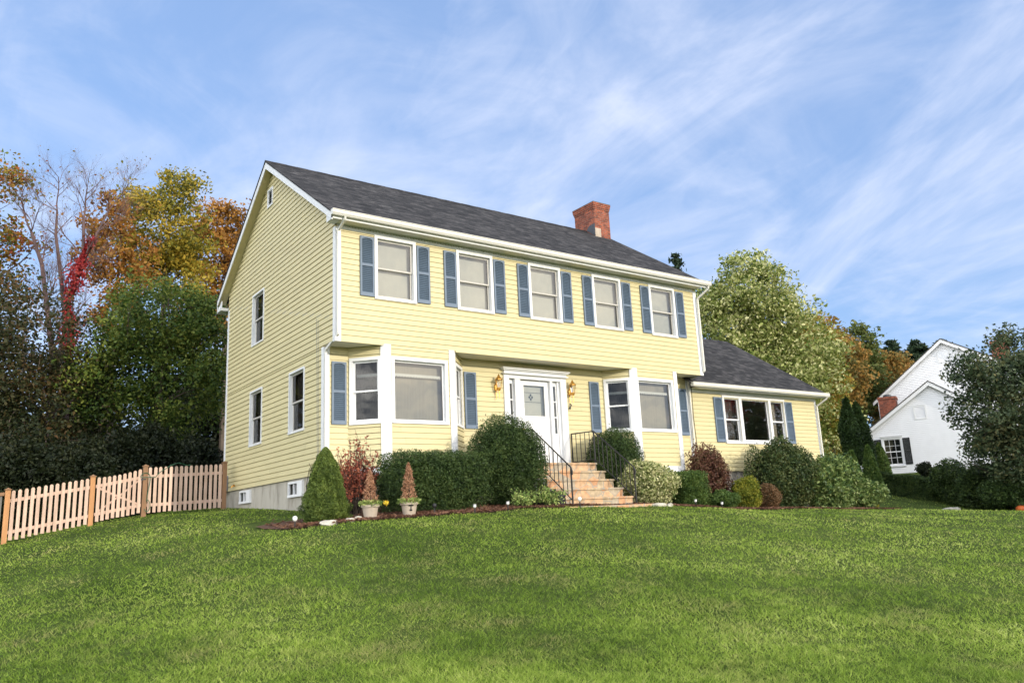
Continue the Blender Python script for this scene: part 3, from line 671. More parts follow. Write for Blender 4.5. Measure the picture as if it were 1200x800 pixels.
# ---- wing
WX, WY0, WY1, WH, WRY, WRZ = 18.35, RC, 8.05, 2.40, 4.35, 5.40
mb = MB()
tw = (13.25, 16.56, .86, 2.40)
siding(mb, front(RC), cst(W+.02), cst(WX), 0, WH+.12, [(13.46, 14.14, .93, 2.30), (14.30, 15.66, .93, 2.30), (15.80, 16.47, .93, 2.30)], .006, .013)
wl_ = lambda z: RC if z < WRZ-.67*(WRY-RC)-.1 else (z+.1-WRZ)/.67+WRY
wr_ = lambda z: WY1 if z < WRZ-.67*(WY1-WRY)-.1 else WRY-(z+.1-WRZ)/.67
siding(mb, (lambda s, o, z: (WX+o, s, z)), wl_, wr_, 0, WRZ-.12)
siding(mb, (lambda s, o, z: (s, WY1+o, z)), cst(W), cst(WX), 0, WH+.1)
obj('wing_wall', mb, M['siding'], house)
mb = MB(); corner(WX, RC, 1, -1, -.02, WH+.10, .08); obj('corner_board', mb, M['white'], house)
mb = MB(); mb.box(W+.04, WX-.08, RC-.026, RC, WH+.02, WH+.12); obj('frieze_board', mb, M['white'], house)
dentils(W+.06, WX-.1, RC-.034, RC-.027, WH+.03, WH+.06)
we = .25; WZE = WRZ-.67*(WRY-we)
mb = MB(); mb.box(W+.02, WX+.2, we+.03, RC, WH+.122, WH+.135); obj('eave_soffit', mb, M['soffit'], house)
mb = MB(); mb.box(W+.04, WX+.2, we+.01, we+.03, WH+.10, WZE-.005)
for s, ye in ((-1, we+.01), (1, WY1+.35)):
    ze = WRZ-.67*abs(ye-WRY)-.03; pts = [(WX+.178, WRY, WRZ-.03), (WX+.178, ye, ze), (WX+.178, ye, ze-.16), (WX+.178, WRY, WRZ-.21)]
    mb.extr(pts if s < 0 else pts[::-1], (.022, 0, 0))
obj('fascia', mb, M['white'], house)
gutter(W-.28, WX+.22, we+.009, WZE-.002)
mb = MB()
for s, ye in ((-1, we-.03), (1, WY1+.38)):
    z1 = WRZ-.67*abs(ye-WRY); pts = [(W-.3 if ye < RC else W+.003, WRY, WRZ), (W+.003, ye, z1), (W+.003, ye, z1-.03), (W+.003, WRY, WRZ-.03)]
    pts[0] = (W+.003, WRY, WRZ); mb.extr(pts if s < 0 else pts[::-1], (WX+.22-W, 0, 0))
mb.extr([(W-.3, RC-.004, WRZ-.67*(WRY-RC)), (W-.3, we-.03, WRZ-.67*(WRY-we+.03)), (W-.3, we-.03, WRZ-.67*(WRY-we+.03)-.03), (W-.3, RC-.004, WRZ-.67*(WRY-RC)-.03)], (.302, 0, 0))
obj('wing_roof', mb, M['roof'], house)
# triple window of the wing
m = MB(); y = -.035
Wt = tw[1]-tw[0]; Ht = tw[3]-tw[2]
bars = [0.10, .86, 1.02, 2.38, 2.52, 3.24]     # openings: .16-.86 | 1.02-2.38 | 2.52-3.24
op = [(.18, .90), (1.04, 2.42), (2.54, 3.24)]
m.box(.10, Wt, y, .002, Ht-.075, Ht); m.box(.10, Wt, y-.01, .002, 0, .075)
ed = [.10]+[v for o_ in op for v in o_]+[Wt]
for i in range(0, len(ed), 2): m.box(ed[i], ed[i+1], y, .12, .075, Ht-.075)
tri = obj('window', m, M['white'], house, (tw[0], RC, tw[2]), label='triple window of the low wing')
for k, (a, b) in enumerate(op):
    m = MB(); s = .045; z0, z1 = .075, Ht-.075; zm = (z0+z1)/2
    if k == 1:
        m.box(a, a+s, .04, .07, z0, z1); m.box(b-s, b, .04, .07, z0, z1); m.box(a+s, b-s, .04, .07, z1-s, z1); m.box(a+s, b-s, .04, .07, z0, z0+s+.02)
        obj('sash', m, M['white'], tri); m = MB(); m.box(a+s, b-s, .053, .057, z0+s, z1-s); obj('pane', m, M['glass'], tri)
    else:
        for za, zb, dy in ((z0, zm+.02, .03), (zm-.02, z1, .0)):
            m.box(a, a+s, .035+dy, .06+dy, za, zb); m.box(b-s, b, .035+dy, .06+dy, za, zb); m.box(a+s, b-s, .035+dy, .06+dy, zb-s, zb); m.box(a+s, b-s, .035+dy, .06+dy, za, za+s)
        obj('sash', m, M['white'], tri); m = MB(); m.box(a+s, b-s, .045, .049, zm, z1-s); m.box(a+s, b-s, .075, .079, z0+s, zm-.02); obj('pane', m, M['glass'], tri)
    m = MB()
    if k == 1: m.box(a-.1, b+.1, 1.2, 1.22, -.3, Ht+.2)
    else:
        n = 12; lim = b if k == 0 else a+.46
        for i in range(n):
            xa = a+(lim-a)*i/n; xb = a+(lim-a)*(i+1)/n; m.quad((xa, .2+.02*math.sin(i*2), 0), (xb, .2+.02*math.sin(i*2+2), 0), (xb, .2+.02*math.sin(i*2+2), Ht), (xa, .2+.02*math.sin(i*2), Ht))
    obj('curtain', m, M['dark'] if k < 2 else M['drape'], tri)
for x, w in ((12.92, .40), (16.53, .40)):
    s_ = make_shutter(w, 1.42); s_.location = (x, RC-.018, .90)
# ---- downspouts
def spout(path, r=.034, label=None):
    m = MB()
    for a, b in zip(path[:-1], path[1:]):
        m.tube([a, b], r, 4)
    return obj('downspout', m, M['gutter'], house)
spout([(.04, -.42, ZE-.13), (.04, -.40, ZE-.19), (.02, -.09, H-.08), (.02, -.09, HS+.12), (.0, RC-.09, HS-.12), (.0, RC-.09, -.5)])
spout([(W+.18, -.42, ZE-.13), (W+.18, -.40, ZE-.22), (W+.0, -.09, H-.22), (W+.0, -.09, HS+.10), (W-.05, RC-.09, HS-.12), (W-.05, RC-.09, -.7)])
spout([(WX+.1, we-.06, WZE-.13), (WX+.10, we-.03, WZE-.19), (WX-.03, RC-.08, WH-.16), (WX-.03, RC-.08, -.9)])
mb = MB(); mb.tube([(-.035, 1.02, 3.55), (-.03, .98, 2.2), (-.04, .93, .9), (-.03, .9, -.3)], .004, 5); mb.tube([(-.035, .92, 3.5), (-.03, .90, 2.2), (-.03, .86, -.3)], .0035, 5)
obj('cable', mb, M['greybox'], house)
mb = MB(); mb.tube([(11.80, .47, 2.55), (11.83, .50, 2.3), (11.80, .49, 1.6), (11.84, .50, .9), (11.86, .47, .1)], .011, 6); obj('cable', mb, M['black'], house)
mb = MB(); mb.box(-.18, -.0, 7.60, 7.98, .02, .34); mb.extr([(-.18, 7.60, .34), (0, 7.60, .34), (0, 7.60, .46)], (0, .38, 0)); obj('utility_box', mb, M['greybox'], house)
mb = MB(); mb.tube([(-.01, 6.95, .12), (-.09, 6.95, .12), (-.11, 6.95, .07)], .018, 8); mb.tube([(-.05, 6.90, .15), (-.05, 7.0, .15)], .012, 6); obj('spigot', mb, M['brass'], house)

# ---- door with sidelights and crown
mb = MB(); dz = .16; yb = RC
mb.box(4.86, 5.03, yb-.05, yb+.02, dz, 2.52); mb.box(6.73, 6.93, yb-.05, yb+.02, dz, 2.52)
mb.box(5.03, 6.73, yb-.045, yb+.02, 2.42, 2.52)
mb.box(5.03, 5.03+.02, yb+.02, yb+.14, dz, 2.42)
for x0, x1 in ((5.22, 5.40), (6.38, 6.47)): mb.box(x0, x1, yb-.03, yb+.14, dz, 2.42)
mb.box(6.66, 6.73, yb+.02, yb+.14, dz, 2.42)
for i, (e_, z0, z1) in enumerate(((.06, 2.52, 2.56), (.02, 2.56, 2.62), (.07, 2.62, 2.65), (.10, 2.65, 2.685))):
    mb.box(4.86-e_+.02, 6.93+e_-.02, yb-.06-e_, yb, z0+.001, z1)
sur = obj('door_surround', mb, M['white'], house)
mb = MB(); yd = yb+.05; x0, x1, z0, z1 = 5.405, 6.375, dz+.02, 2.41
gx0, gx1, gz0, gz1 = 5.55, 6.235, 1.47, 2.28
mb.box(x0, gx0, yd, yd+.04, z0, z1); mb.box(gx1, x1, yd, yd+.04, z0, z1); mb.box(gx0, gx1, yd, yd+.04, z0, gz0); mb.box(gx0, gx1, yd, yd+.04, gz1, z1)
mb.box(gx0+.04, gx1-.04, yd-.008, yd, z0+.16, gz0-.12)
door = obj('front_door', mb, M['white'], house)
mb = MB(); mb.box(gx0, gx1, yd+.018, yd+.022, gz0, gz1); obj('pane', mb, M['glass'], door)
mb = MB(); mb.box(gx0-.05, gx1+.05, yd+.10, yd+.11, gz0-.05, gz1+.05); obj('inner_door', mb, M['blind'], door)
mb = MB(); cxx = 5.84; czz = 1.98
for dx, dzz in ((0, .055), (0, -.055), (.045, 0), (-.045, 0)):
    mb.extr([(cxx+dx-.03, yd+.085, czz+dzz), (cxx+dx, yd+.085, czz+dzz-.04), (cxx+dx+.03, yd+.085, czz+dzz), (cxx+dx, yd+.085, czz+dzz+.04)], (0, .004, 0))
for x in (gx0+.05, gx1-.05): mb.box(x-.004, x+.004, yd+.085, yd+.09, gz0+.02, gz1-.04)
for z in (czz-.13, czz+.12): mb.box(gx0+.05, gx1-.05, yd+.085, yd+.09, z-.004, z+.004)
obj('leaded_ornament', mb, M['lead'], door)
mb = MB(); mb.lathe((5.47, yd-.05, 1.1), [(.0, -.03), (.025, -.02), (.03, 0), (.025, .02), (0, .03)], 10); mb.tube([(5.47, yd-.05, 1.1), (5.47, yd, 1.1)], .01, 6); obj('handle', mb, M['brass'], door)
for x0, x1 in ((5.05, 5.22), (6.47, 6.66)):
    m = MB(); yd2 = yb+.06; s = .035
    m.box(x0, x0+s, yd2, yd2+.03, dz+.02, 2.42); m.box(x1-s, x1, yd2, yd2+.03, dz+.02, 2.42); m.box(x0+s, x1-s, yd2, yd2+.03, 2.30, 2.42); m.box(x0+s, x1-s, yd2, yd2+.03, dz+.02, 1.02)
    for z in (1.44, 1.86): m.box(x0+s, x1-s, yd2, yd2+.03, z, z+.03)
    sl = obj('sidelight', m, M['white'], house)
    m = MB(); m.box(x0+s, x1-s, yd2+.015, yd2+.019, 1.02, 2.30); obj('pane', m, M['glass'], sl)
    m = MB(); m.box(x0, x1, yd2+.07, yd2+.08, .9, 2.4); obj('curtain', m, M['drape'], sl)

# ---- wall lanterns
def lantern():
    t = thing('wall_lantern', 'brass carriage lantern on the yellow wall left of the front door', 'lantern', (0,0,0), 0, 'brass lanterns flanking the front door')
    m = MB(); m.lathe((0, -.012, 0), [(.0, -.09), (.045, -.06), (.05, 0), (.045, .06), (.03, .09), (0, .12)], 10)
    m.tube([(0, 0, -.02), (0, -.07, -.07), (0, -.13, -.05), (0, -.15, .0), (0, -.14, .03)], .012, 6); m.tube([(0, -.01, -.08), (0, -.015, -.30)], [.012, .005], 6)
    m.tube([(0, -.04, .1), (0, -.09, .2), (0, -.14, .27)], .008, 6)
    obj('bracket', m, M['brass'], t)
    m = MB(); m.lathe((0, -.15, 0), [(.02, -.10), (.045, -.07), (.05, -.04), (.062, -.03), (.062, -.02)], 8)
    m.lathe((0, -.15, 0), [(.10, .18), (.095, .20), (.055, .25), (.03, .27), (.035, .29), (.012, .32), (0, .35)], 8)
    m.tube([(0, -.15, -.10), (0, -.15, -.30)], [.014, .006], 6)
    for i in range(6):
        a = i*math.pi/3; m.tube([(.058*math.cos(a), -.15+.058*math.sin(a), -.02), (.09*math.cos(a), -.15+.09*math.sin(a), .185)], .005, 4)
    obj('cage', m, M['brass'], t)
    m = MB(); m.lathe((0, -.15, 0), [(.055, -.02), (.087, .18)], 6); obj('glass', m, M['lampglass'], t)
    m = MB(); m.lathe((0, -.15, .02), [(.012, -.03), (.018, 0), (.02, .06), (.008, .11), (0, .12)], 8); obj('bulb', m, M['bulb'], t)
    return t
la = lantern(); la.location = (4.615, RC-.02, 2.14)
lb = copy_tree(la); lb.location = (7.05, RC-.02, 2.14); lb['label'] = 'brass carriage lantern on the yellow wall right of the front door'
mb = MB(); mb.tube([(7.04, .60, 1.84), (7.06, .57, 1.79), (7.02, .58, 1.74)], .016, 6); mb.tube([(7.0, .60, 1.72), (7.03, .57, 1.70)], .022, 6)
o = obj('porch_sensor', mb, M['black'], None); o['label'] = 'small dark motion sensor hanging below the right brass lantern'; o['category'] = 'sensor'

# ---- flagstone steps and railings
steps = thing('stone_steps', 'orange and grey flagstone steps rising to the front door', 'steps', (0,0,0))
rz = [.16-.225*i for i in range(6)]; ry = [-.40, -.70, -1.0, -1.32, -1.65]
mb = MB(); xL, xR = 4.87, 6.97
for i in range(5):
    z1 = rz[i]; y0 = ry[i]; y1 = RC-.03 if i == 0 else ry[i-1]+.03
    mb.box(xL, xR, y0+.025, y1, -1.3, z1-.045)
obj('riser', mb, M['slate'], steps)
for i in range(5):
    m = MB(); y1 = RC-.03 if i == 0 else ry[i-1]+.024
    m.box(xL-.02, xR+.02, ry[i]-.005, y1, rz[i]-.044, rz[i]); obj('tread', m, M['slate'], steps)
mb = MB(); mb.box(4.7, 7.35, -1.98, -1.64, -1.2, -.945); obj('landing_slab', mb, M['slate'], steps)
def railing(x, label, wall_end):
    t = thing('iron_railing', label, 'railing', (0,0,0), 0, 'black iron railings of the front steps')
    r = .012; lz = rz[0]; top = .82; yA = -.33; yB = -1.72; zB = -.945
    slope = [(x, yA, lz+top), (x, yB, zB+top+.07)]
    m = MB(); m.tube([(x, wall_end, lz+top+.03), slope[0], slope[1], (x, yB-.04, zB+top-.02), (x, yB-.035, zB+top-.10), (x, yB-.0, zB+top-.09)], .017, 8); obj('handrail', m, M['iron'], t)
    m = MB(); m.tube([(x, wall_end, lz+.09), (x, yA, lz+.09), (x, yB, zB+.14)], r, 6); obj('bottom_rail', m, M['iron'], t)
    for y, z0, z1 in ((wall_end, lz, lz+top+.03), (yA, lz, lz+top), (yB, zB-.02, zB+top+.06)):
        m = MB(); m.box(x-.014, x+.014, y-.014, y+.014, z0, z1); obj('post', m, M['iron'], t)
    n = 5
    for i in range(1, n):
        y = wall_end+(yA-wall_end)*i/n; m = MB(); m.box(x-.007, x+.007, y-.007, y+.007, lz+.09, lz+top+.02); obj('baluster', m, M['iron'], t)
    n = 9
    for i in range(1, n):
        f = i/n; y = yA+(yB-yA)*f; z0 = lz+.09+(zB+.14-lz-.09)*f; z1 = lz+top+(zB+.07-lz)*f
        m = MB(); m.box(x-.007, x+.007, y-.007, y+.007, z0, z1); obj('baluster', m, M['iron'], t)
    return t
railing(6.99, 'black iron railing on the right side of the stone steps', .57)
railing(5.0, 'black iron railing on the left side of the stone steps', .57)
# ------------------------------------------------------------------ fence
def fence():
    t = thing('picket_fence', 'new cedar picket fence with a gate running from the house to the left', 'fence', (0,0,0))
    P = [(-.27, 7.1, -.521, .797), (-2.33, 7.1, -.60, .70), (-3.57, 7.1, -.82, .44), (-5.40, 7.1, -1.17, .135)]
    for i, (x, y, z0, z1) in enumerate(P):
        m = MB(); w = .055; m.box(x-w, x+w, y-w, y+w, z0-.15, z1-.03)
        p = obj('post', m, M['cedarpost'] if i >= 2 else M['cedarold'], t)
        m = MB(); m.box(x-w-.02, x+w+.02, y-w-.02, y+w+.02, z1-.03, z1-.012)
        n = len(m.v); a = w+.01; m.v += [(x-a, y-a, z1-.011), (x+a, y-a, z1-.011), (x+a, y+a, z1-.011), (x-a, y+a, z1-.011), (x, y, z1+.03)]
        m.f += [(n, n+1, n+4), (n+1, n+2, n+4), (n+2, n+3, n+4), (n+3, n, n+4)]
        obj('post_cap', m, M['cedarold'], p)
    for k, (n, nm) in enumerate(((15, 'picket_panel'), (9, 'gate'), (13, 'picket_panel'))):
        (xr, y, zr, tr), (xl, _, zl, tl) = P[k], P[k+1]
        g = .06+.02*(k == 1); xa, xb = xl+.055+(.02 if k == 1 else .0), xr-.055-(.02 if k == 1 else .0)
        zb = lambda x: zl+(zr-zl)*(x-xl)/(xr-xl)+g
        zt = lambda x: tl+(tr-tl)*(x-xl)/(xr-xl)-.06+(.05*math.sin(math.pi*(x-xl)/(xr-xl))*-1 if k == 1 else 0)
        m = MB(); pw = .078
        for i in range(n):
            x = xa+(xb-xa)*(i+.5)/n; dx = random.uniform(-.004, .004); z0, z1 = zb(x)+random.uniform(-.01, .01), zt(x)
            yy = y-.045-random.uniform(0, .004); h = pw/2; tl_ = random.uniform(-.006, .006)
            m.extr([(x-h+dx, yy, z0), (x+h+dx, yy, z0), (x+h+dx+tl_, yy, z1-.03), (x+h*.45+dx+tl_, yy, z1), (x-h*.45+dx+tl_, yy, z1), (x-h+dx+tl_, yy, z1-.03)], (0, .019, 0))
        for f in (.17, .80):
            za = zb(xa)+(zt(xa)-zb(xa))*f; zc = zb(xb)+(zt(xb)-zb(xb))*f
            m.extr([(xa, y-.024, za-.04), (xb, y-.024, zc-.04), (xb, y-.024, zc+.04), (xa, y-.024, za+.04)], (0, .035, 0))
        pn = obj(nm, m, M['cedar'], t)
        if k == 1:
            m = MB()
            for s in (0, 1):
                for q in range(8):
                    f0, f1 = q/8, (q+1)/8; b = .13
                    def zz(f): 
                        c_ = f if s else 1-f; return .17+.63*c_+(b*math.sin(math.pi*f)*(1 if not s else -1))*.0
                    x0_, x1_ = xa+(xb-xa)*f0, xa+(xb-xa)*f1
                    Z0 = zb(x0_)+(zt(x0_)-zb(x0_))*zz(f0); Z1 = zb(x1_)+(zt(x1_)-zb(x1_))*zz(f1)
                    m.extr([(x0_, y-.022+.012*s, Z0-.03), (x1_, y-.022+.012*s, Z1-.03), (x1_, y-.022+.012*s, Z1+.03), (x0_, y-.022+.012*s, Z0+.03)], (0, .011, 0))
            obj('cross_brace', m, M['cedar'], pn)
            m = MB(); m.box(xb-.03, xb+.09, y-.068, y-.060, zb(xb)+.85, zb(xb)+.88); m.box(xb-.02, xb+.01, y-.075, y-.060, zb(xb)+.83, zb(xb)+.90); obj('latch', m, M['black'], pn)
    return t
fence()
t = thing('board_fence', 'weathered grey board fence past the last cedar post at the left edge', 'fence', (0,0,0))
mb = MB()
for i in range(16):
    x = -5.50-.145*(i+1); z = gz(x, 7.1); mb.box(x, x+.135, 7.09, 7.11, z-.05, z+1.22-.02*(i % 2))
obj('board', mb, M['greyboard'], t)
mb = MB(); z = gz(-5.6, 7.1); mb.extr([(-5.47, 7.05, z+1.17), (-7.85, 7.05, z+.95), (-7.85, 7.05, z+1.03), (-5.47, 7.05, z+1.25)][::-1], (0, .04, 0)); obj('rail', mb, M['cedarold'], t)
mb = MB(); pts = []
for i in range(60):
    a = i/59; 
    if a < .5: q = a/.5; pts.append((-2.33+.45*math.sin(q*5)*q*.4+.05, 7.02-.02*math.sin(q*9), .1+.52*math.sin(q*2.6)-.35*(1-q)))
    else: q = (a-.5)/.5; pts.append((-2.10+.9*q, 7.02, .10+.52*math.sin(2.6)+.36*min(1, q*2.4)+.03*math.sin(q*12)))
mb.tube(pts, .009, 6)
mb.tube([(-2.27+.07*math.sin(a*.3), 6.98, -.36+.15*math.cos(a*.3)) for a in range(15)], .009, 6)
o = obj('garden_hose', mb, M['hose']); o['label'] = 'green garden hose looped over the picket fence beside the gate'; o['category'] = 'hose'

# ------------------------------------------------------------------ foliage makers
LM = {
 'yew': leafmat('yew_needles', [(.010,.020,.007),(.022,.042,.012),(.045,.075,.020),(.075,.105,.03)], .2, 3),
 'spruce_lawn': leafmat('cone_spruce', [(.03,.05,.012),(.065,.095,.02),(.13,.165,.035)], .25, 3),
 'box': leafmat('box_leaves', [(.015,.035,.008),(.04,.07,.015),(.07,.10,.02)], .2, 3),
 'varieg': leafmat('variegated_leaves', [(.06,.09,.02),(.20,.24,.07),(.50,.50,.24),(.62,.58,.34)], .25, 5, spread=.8),
 'burg': leafmat('burgundy_leaves', [(.035,.022,.014),(.085,.036,.026),(.14,.065,.04),(.09,.08,.035)], .25, 3),
 'yelgreen': leafmat('yellow_green_leaves', [(.05,.08,.012),(.15,.18,.02),(.34,.30,.04)], .3, 4),
 'brownred': leafmat('brown_leaves', [(.035,.03,.015),(.10,.06,.03),(.16,.085,.04)], .25, 4),
 'rhodo': leafmat('rhododendron_leaves', [(.02,.045,.012),(.05,.085,.022),(.11,.15,.04),(.17,.20,.07)], .15, 3, rough=.45, gloss=.3, spread=.75),
 'big': leafmat('holly_leaves', [(.013,.027,.010),(.03,.052,.016),(.06,.08,.025),(.09,.095,.03)], .15, 2.5, rough=.5, gloss=.25),
 'dead': leafmat('dead_conifer', [(.20,.09,.05),(.42,.22,.13),(.55,.33,.20)], .2, 5),
 'grassy': leafmat('grassy_leaves', [(.05,.09,.02),(.14,.20,.05),(.32,.33,.12)], .3, 5),
 'berry': leafmat('barberry_leaves', [(.07,.025,.02),(.20,.055,.035),(.30,.11,.06)], .3, 4),
 'olive': leafmat('olive_leaves', [(.009,.015,.006),(.020,.027,.009),(.040,.038,.013),(.085,.045,.018)], .25, .7),
 'edge': leafmat('edge_leaves', [(.05,.08,.015),(.13,.13,.02),(.22,.10,.02),(.15,.035,.015)], .35, .5),
 'orange': leafmat('orange_leaves', [(.10,.05,.016),(.21,.09,.022),(.29,.14,.032),(.17,.125,.022)], .4, .5),
 'yellow': leafmat('yellow_leaves', [(.045,.05,.012),(.12,.12,.02),(.24,.185,.024),(.34,.24,.035)], .4, .5),
 'rust': leafmat('rust_leaves', [(.07,.045,.014),(.17,.085,.02),(.27,.135,.028),(.33,.18,.05)], .4, .5),
 'green': leafmat('green_leaves', [(.014,.028,.007),(.032,.058,.010),(.07,.095,.018),(.13,.14,.025)], .3, .6),
 'deep': leafmat('deep_green_leaves', [(.006,.011,.005),(.014,.022,.008),(.03,.035,.012)], .15, .8),
 'pale': leafmat('pale_leaves', [(.05,.08,.016),(.13,.16,.035),(.27,.29,.10),(.50,.48,.26)], .35, .7, spread=.75),
 'mixed': leafmat('mixed_leaves', [(.05,.08,.014),(.12,.14,.025),(.22,.17,.03),(.24,.12,.03)], .35, .4),
 'rustfar': leafmat('brown_orange_leaves', [(.05,.055,.018),(.11,.09,.025),(.20,.12,.03),(.27,.14,.04)], .35, .4),
 'greenfar': leafmat('far_green_leaves', [(.03,.045,.012),(.06,.08,.02),(.11,.11,.03)], .3, .4),
 'conifer': leafmat('conifer_needles', [(.008,.018,.010),(.018,.035,.018),(.035,.055,.025)], .1, .5),
 'arb': leafmat('arborvitae', [(.008,.02,.006),(.02,.04,.010),(.035,.06,.014)], .15, 1),
 'ivy': leafmat('red_ivy', [(.10,.012,.014),(.26,.025,.028),(.36,.07,.06)], .35, 1),
 'shade': leafmat('maple_dark', [(.022,.036,.020),(.045,.068,.032),(.075,.10,.048),(.13,.12,.05)], .3, .8),
}
def unitvol(n, lo=.0, p=2.2):
    d = randdirs(n); return d*((lo+(1-lo)*rng.random(n)**(1/p))[:,None])
class Lump:      # uneven outline of a crown: radius as a function of direction
    def __init__(s, amp=.18, k=7, f0=2, f1=6): s.d = randdirs(k*3); s.a = rng.uniform(-1, 1, k*3)*amp; s.f = rng.uniform(f0, f1, k*3)
    def __call__(s, d): return 1+(np.cos((d@s.d.T)*s.f)*s.a).sum(1)/math.sqrt(len(s.a))*1.6
def crown_points(blobs, ncl, amp=.22, lo=.35):
    vol = np.array([b[3]**2*b[4] for b in blobs])**.75; vol /= vol.sum(); out = []
    for b, v in zip(blobs, vol):
        n = max(3, int(ncl*v)); d = unitvol(n, lo, 2.6); L_ = Lump(amp); r = L_(d/np.linalg.norm(d, axis=1)[:,None])
        out.append(np.array(b[:3])+d*r[:,None]*np.array([b[3], b[3], b[4]]))
    return np.concatenate(out)
def limb(mb, a, b, r0, r1, sag=.15, k=5, sides=5):
    a, b = np.array(a, float), np.array(b, float); L_ = np.linalg.norm(b-a); pts = []; rr = []
    o = rng.normal(size=3)*L_*.06
    for i in range(k+1):
        f = i/k; p = a+(b-a)*f+o*math.sin(math.pi*f); p[2] += L_*sag*math.sin(math.pi*f)*(.5-f*.3); pts.append(tuple(p)); rr.append(r0+(r1-r0)*f)
    mb.tube(pts, rr, sides, cap=False); return pts
def tree(name, label, cat, base, blobs, ncl, per, size, mat, trunk_r=.18, sig=.45, bark='bark', group=None, amp=.22, limbs=22, lo=.35, top=None, twigs=True, lean=0, stems=1, aspect=.6):
    bx, by = base; bz = gz(bx, by)-.1
    t = thing(name, label, cat, (bx, by, bz), 0, group); off = np.array([bx, by, bz])
    C = crown_points(blobs, ncl, amp, lo)-off
    cen = np.array([np.average([b[i] for b in blobs], weights=[b[3]**2*b[4] for b in blobs]) for i in range(3)])-off
    zt = max(b[2]+b[4]*.45 for b in blobs)-off[2]; zlo = min(b[2]-b[4]*.6 for b in blobs)-off[2]
    m = MB(); nodes = []
    for s in range(stems):
        k = 12; o = rng.normal(size=(k+1, 2))*.10; o[0] = 0; o = np.cumsum(o, 0)*.5; off2 = rng.normal(size=2)*.5*(stems > 1); sp = rng.normal(size=2)*1.0*(stems > 1)
        pts = []; rr = []
        for i in range(k+1):
            f = i/k; pts.append((cen[0]*f**1.4+o[i,0]+off2[0]*.3+sp[0]*f, cen[1]*f**1.4+o[i,1]+off2[1]*.3+sp[1]*f, zt*f)); rr.append(trunk_r*(1-.85*f)*(1.35 if i == 0 else 1)/math.sqrt(stems))
        m.tube(pts, rr, 8); nodes += [(p, r) for p, r in zip(pts, rr)]
    NP = np.array([p for p, _ in nodes]); NR = [r for _, r in nodes]
    sel = rng.permutation(len(C))[:limbs]; tips = []
    for i in sel:
        c_ = C[i]; hd = np.hypot(*(NP[:,:2]-c_[:2]).T); cost = hd+np.abs((c_[2]-NP[:,2])-hd*.6)*1.2+(NP[:,2] < zlo*.6)*50
        j = int(np.argmin(cost)); ps = limb(m, NP[j], c_, max(.02, NR[j]*.55), .012); tips += ps[2:]
    if twigs and tips:
        TP = np.array(tips)
        for i in rng.permutation(len(C))[:limbs*5]:
            j = int(np.argmin(np.linalg.norm(TP-C[i], axis=1))); limb(m, TP[j], C[i], .016, .006, .05, 3, 3)
    tr = obj('trunk', m, M[bark], t)
    n = len(C)*per; P = np.repeat(C, per, 0); sg = sig*(.6+.8*rng.random(len(C))); g = rng.normal(size=(n,3)); g *= np.minimum(1, 1.9/np.linalg.norm(g, axis=1))[:,None]
    P = P+g*np.repeat(sg, per)[:,None]*np.array([1,1,.7])
    leafobj('crown', leaves(P, size, aspect, .15), LM[mat], t)
    return t
def shrub(name, label, cat, c, r, h, n, size, mat, shape='ball', amp=.10, stems=True, group=None, aspect=.45, lo=.72, sprig=.0, core=True, fine=.05):
    """c = (x, y) centre, r = (rx, ry), h = height above ground"""
    x, y = c; z = gz(x, y); t = thing(name, label, cat, (x, y, z), 0, group); rx, ry = r
    LA, LB2 = Lump(amp, 9), Lump(fine, 16, 9, 26); L_ = lambda d: LA(d)*LB2(d)
    def at(d, f):
        if shape == 'ball': q = L_(d)*f; p = np.c_[d[:,0]*rx*q, d[:,1]*ry*q, h*.48+d[:,2]*h*.52*q]; p[:,2] = np.maximum(p[:,2], .02+.05*rng.random(len(d))); return p
        if shape == 'box':
            k = (np.abs(d)**9).sum(1)**(-1/9); q = L_(d)*f*k; return np.c_[d[:,0]*rx*q, d[:,1]*ry*q, np.maximum(.02, h*.5+d[:,2]*h*.5*q)]
        if shape == 'cone':
            u = np.clip((d[:,2]+1)/2, 0, 1); zz = u**1.15; rad = (1-zz)**.64*(1-.35*np.exp(-zz*9)); a = np.arctan2(d[:,1], d[:,0]); q = L_(d)*f
            return np.c_[np.cos(a)*rx*rad*q, np.sin(a)*ry*rad*q, zz*h*(.94+.06*f)]
        if shape == 'column':
            u = (d[:,2]+1)/2; rad = np.minimum(1, (1-u)*3.2)**.8*np.minimum(1, .75+u); a = np.arctan2(d[:,1], d[:,0]); q = L_(d)*f; return np.c_[np.cos(a)*rx*rad*q, np.sin(a)*ry*rad*q, u*h]
    d = randdirs(int(n*.75)); P1 = at(d, lo+(1.03-lo)*rng.random(len(d))**.6+sprig*np.maximum(0, rng.normal(size=len(d))-1.2))
    V = [leaves(P1, size, aspect, .1)]
    if core:
        d = randdirs(int(n*.25)); V.append(leaves(at(d, .35+.45*rng.random(len(d))), size*2.2, .8, 0))
    leafobj('foliage', np.concatenate(V), LM[mat], t)
    if stems:
        m = MB()
        for i in range(9):
            a = rng.uniform(0, 2*np.pi); q = rng.uniform(.2, .7); limb(m, (.06*math.cos(a)*rx, .06*math.sin(a)*ry, -.05), (q*rx*math.cos(a), q*ry*math.sin(a), h*rng.uniform(.4, .8)), .018, .005, .1, 4, 5)
        obj('stem', m, M['barkd'], t)
    return t

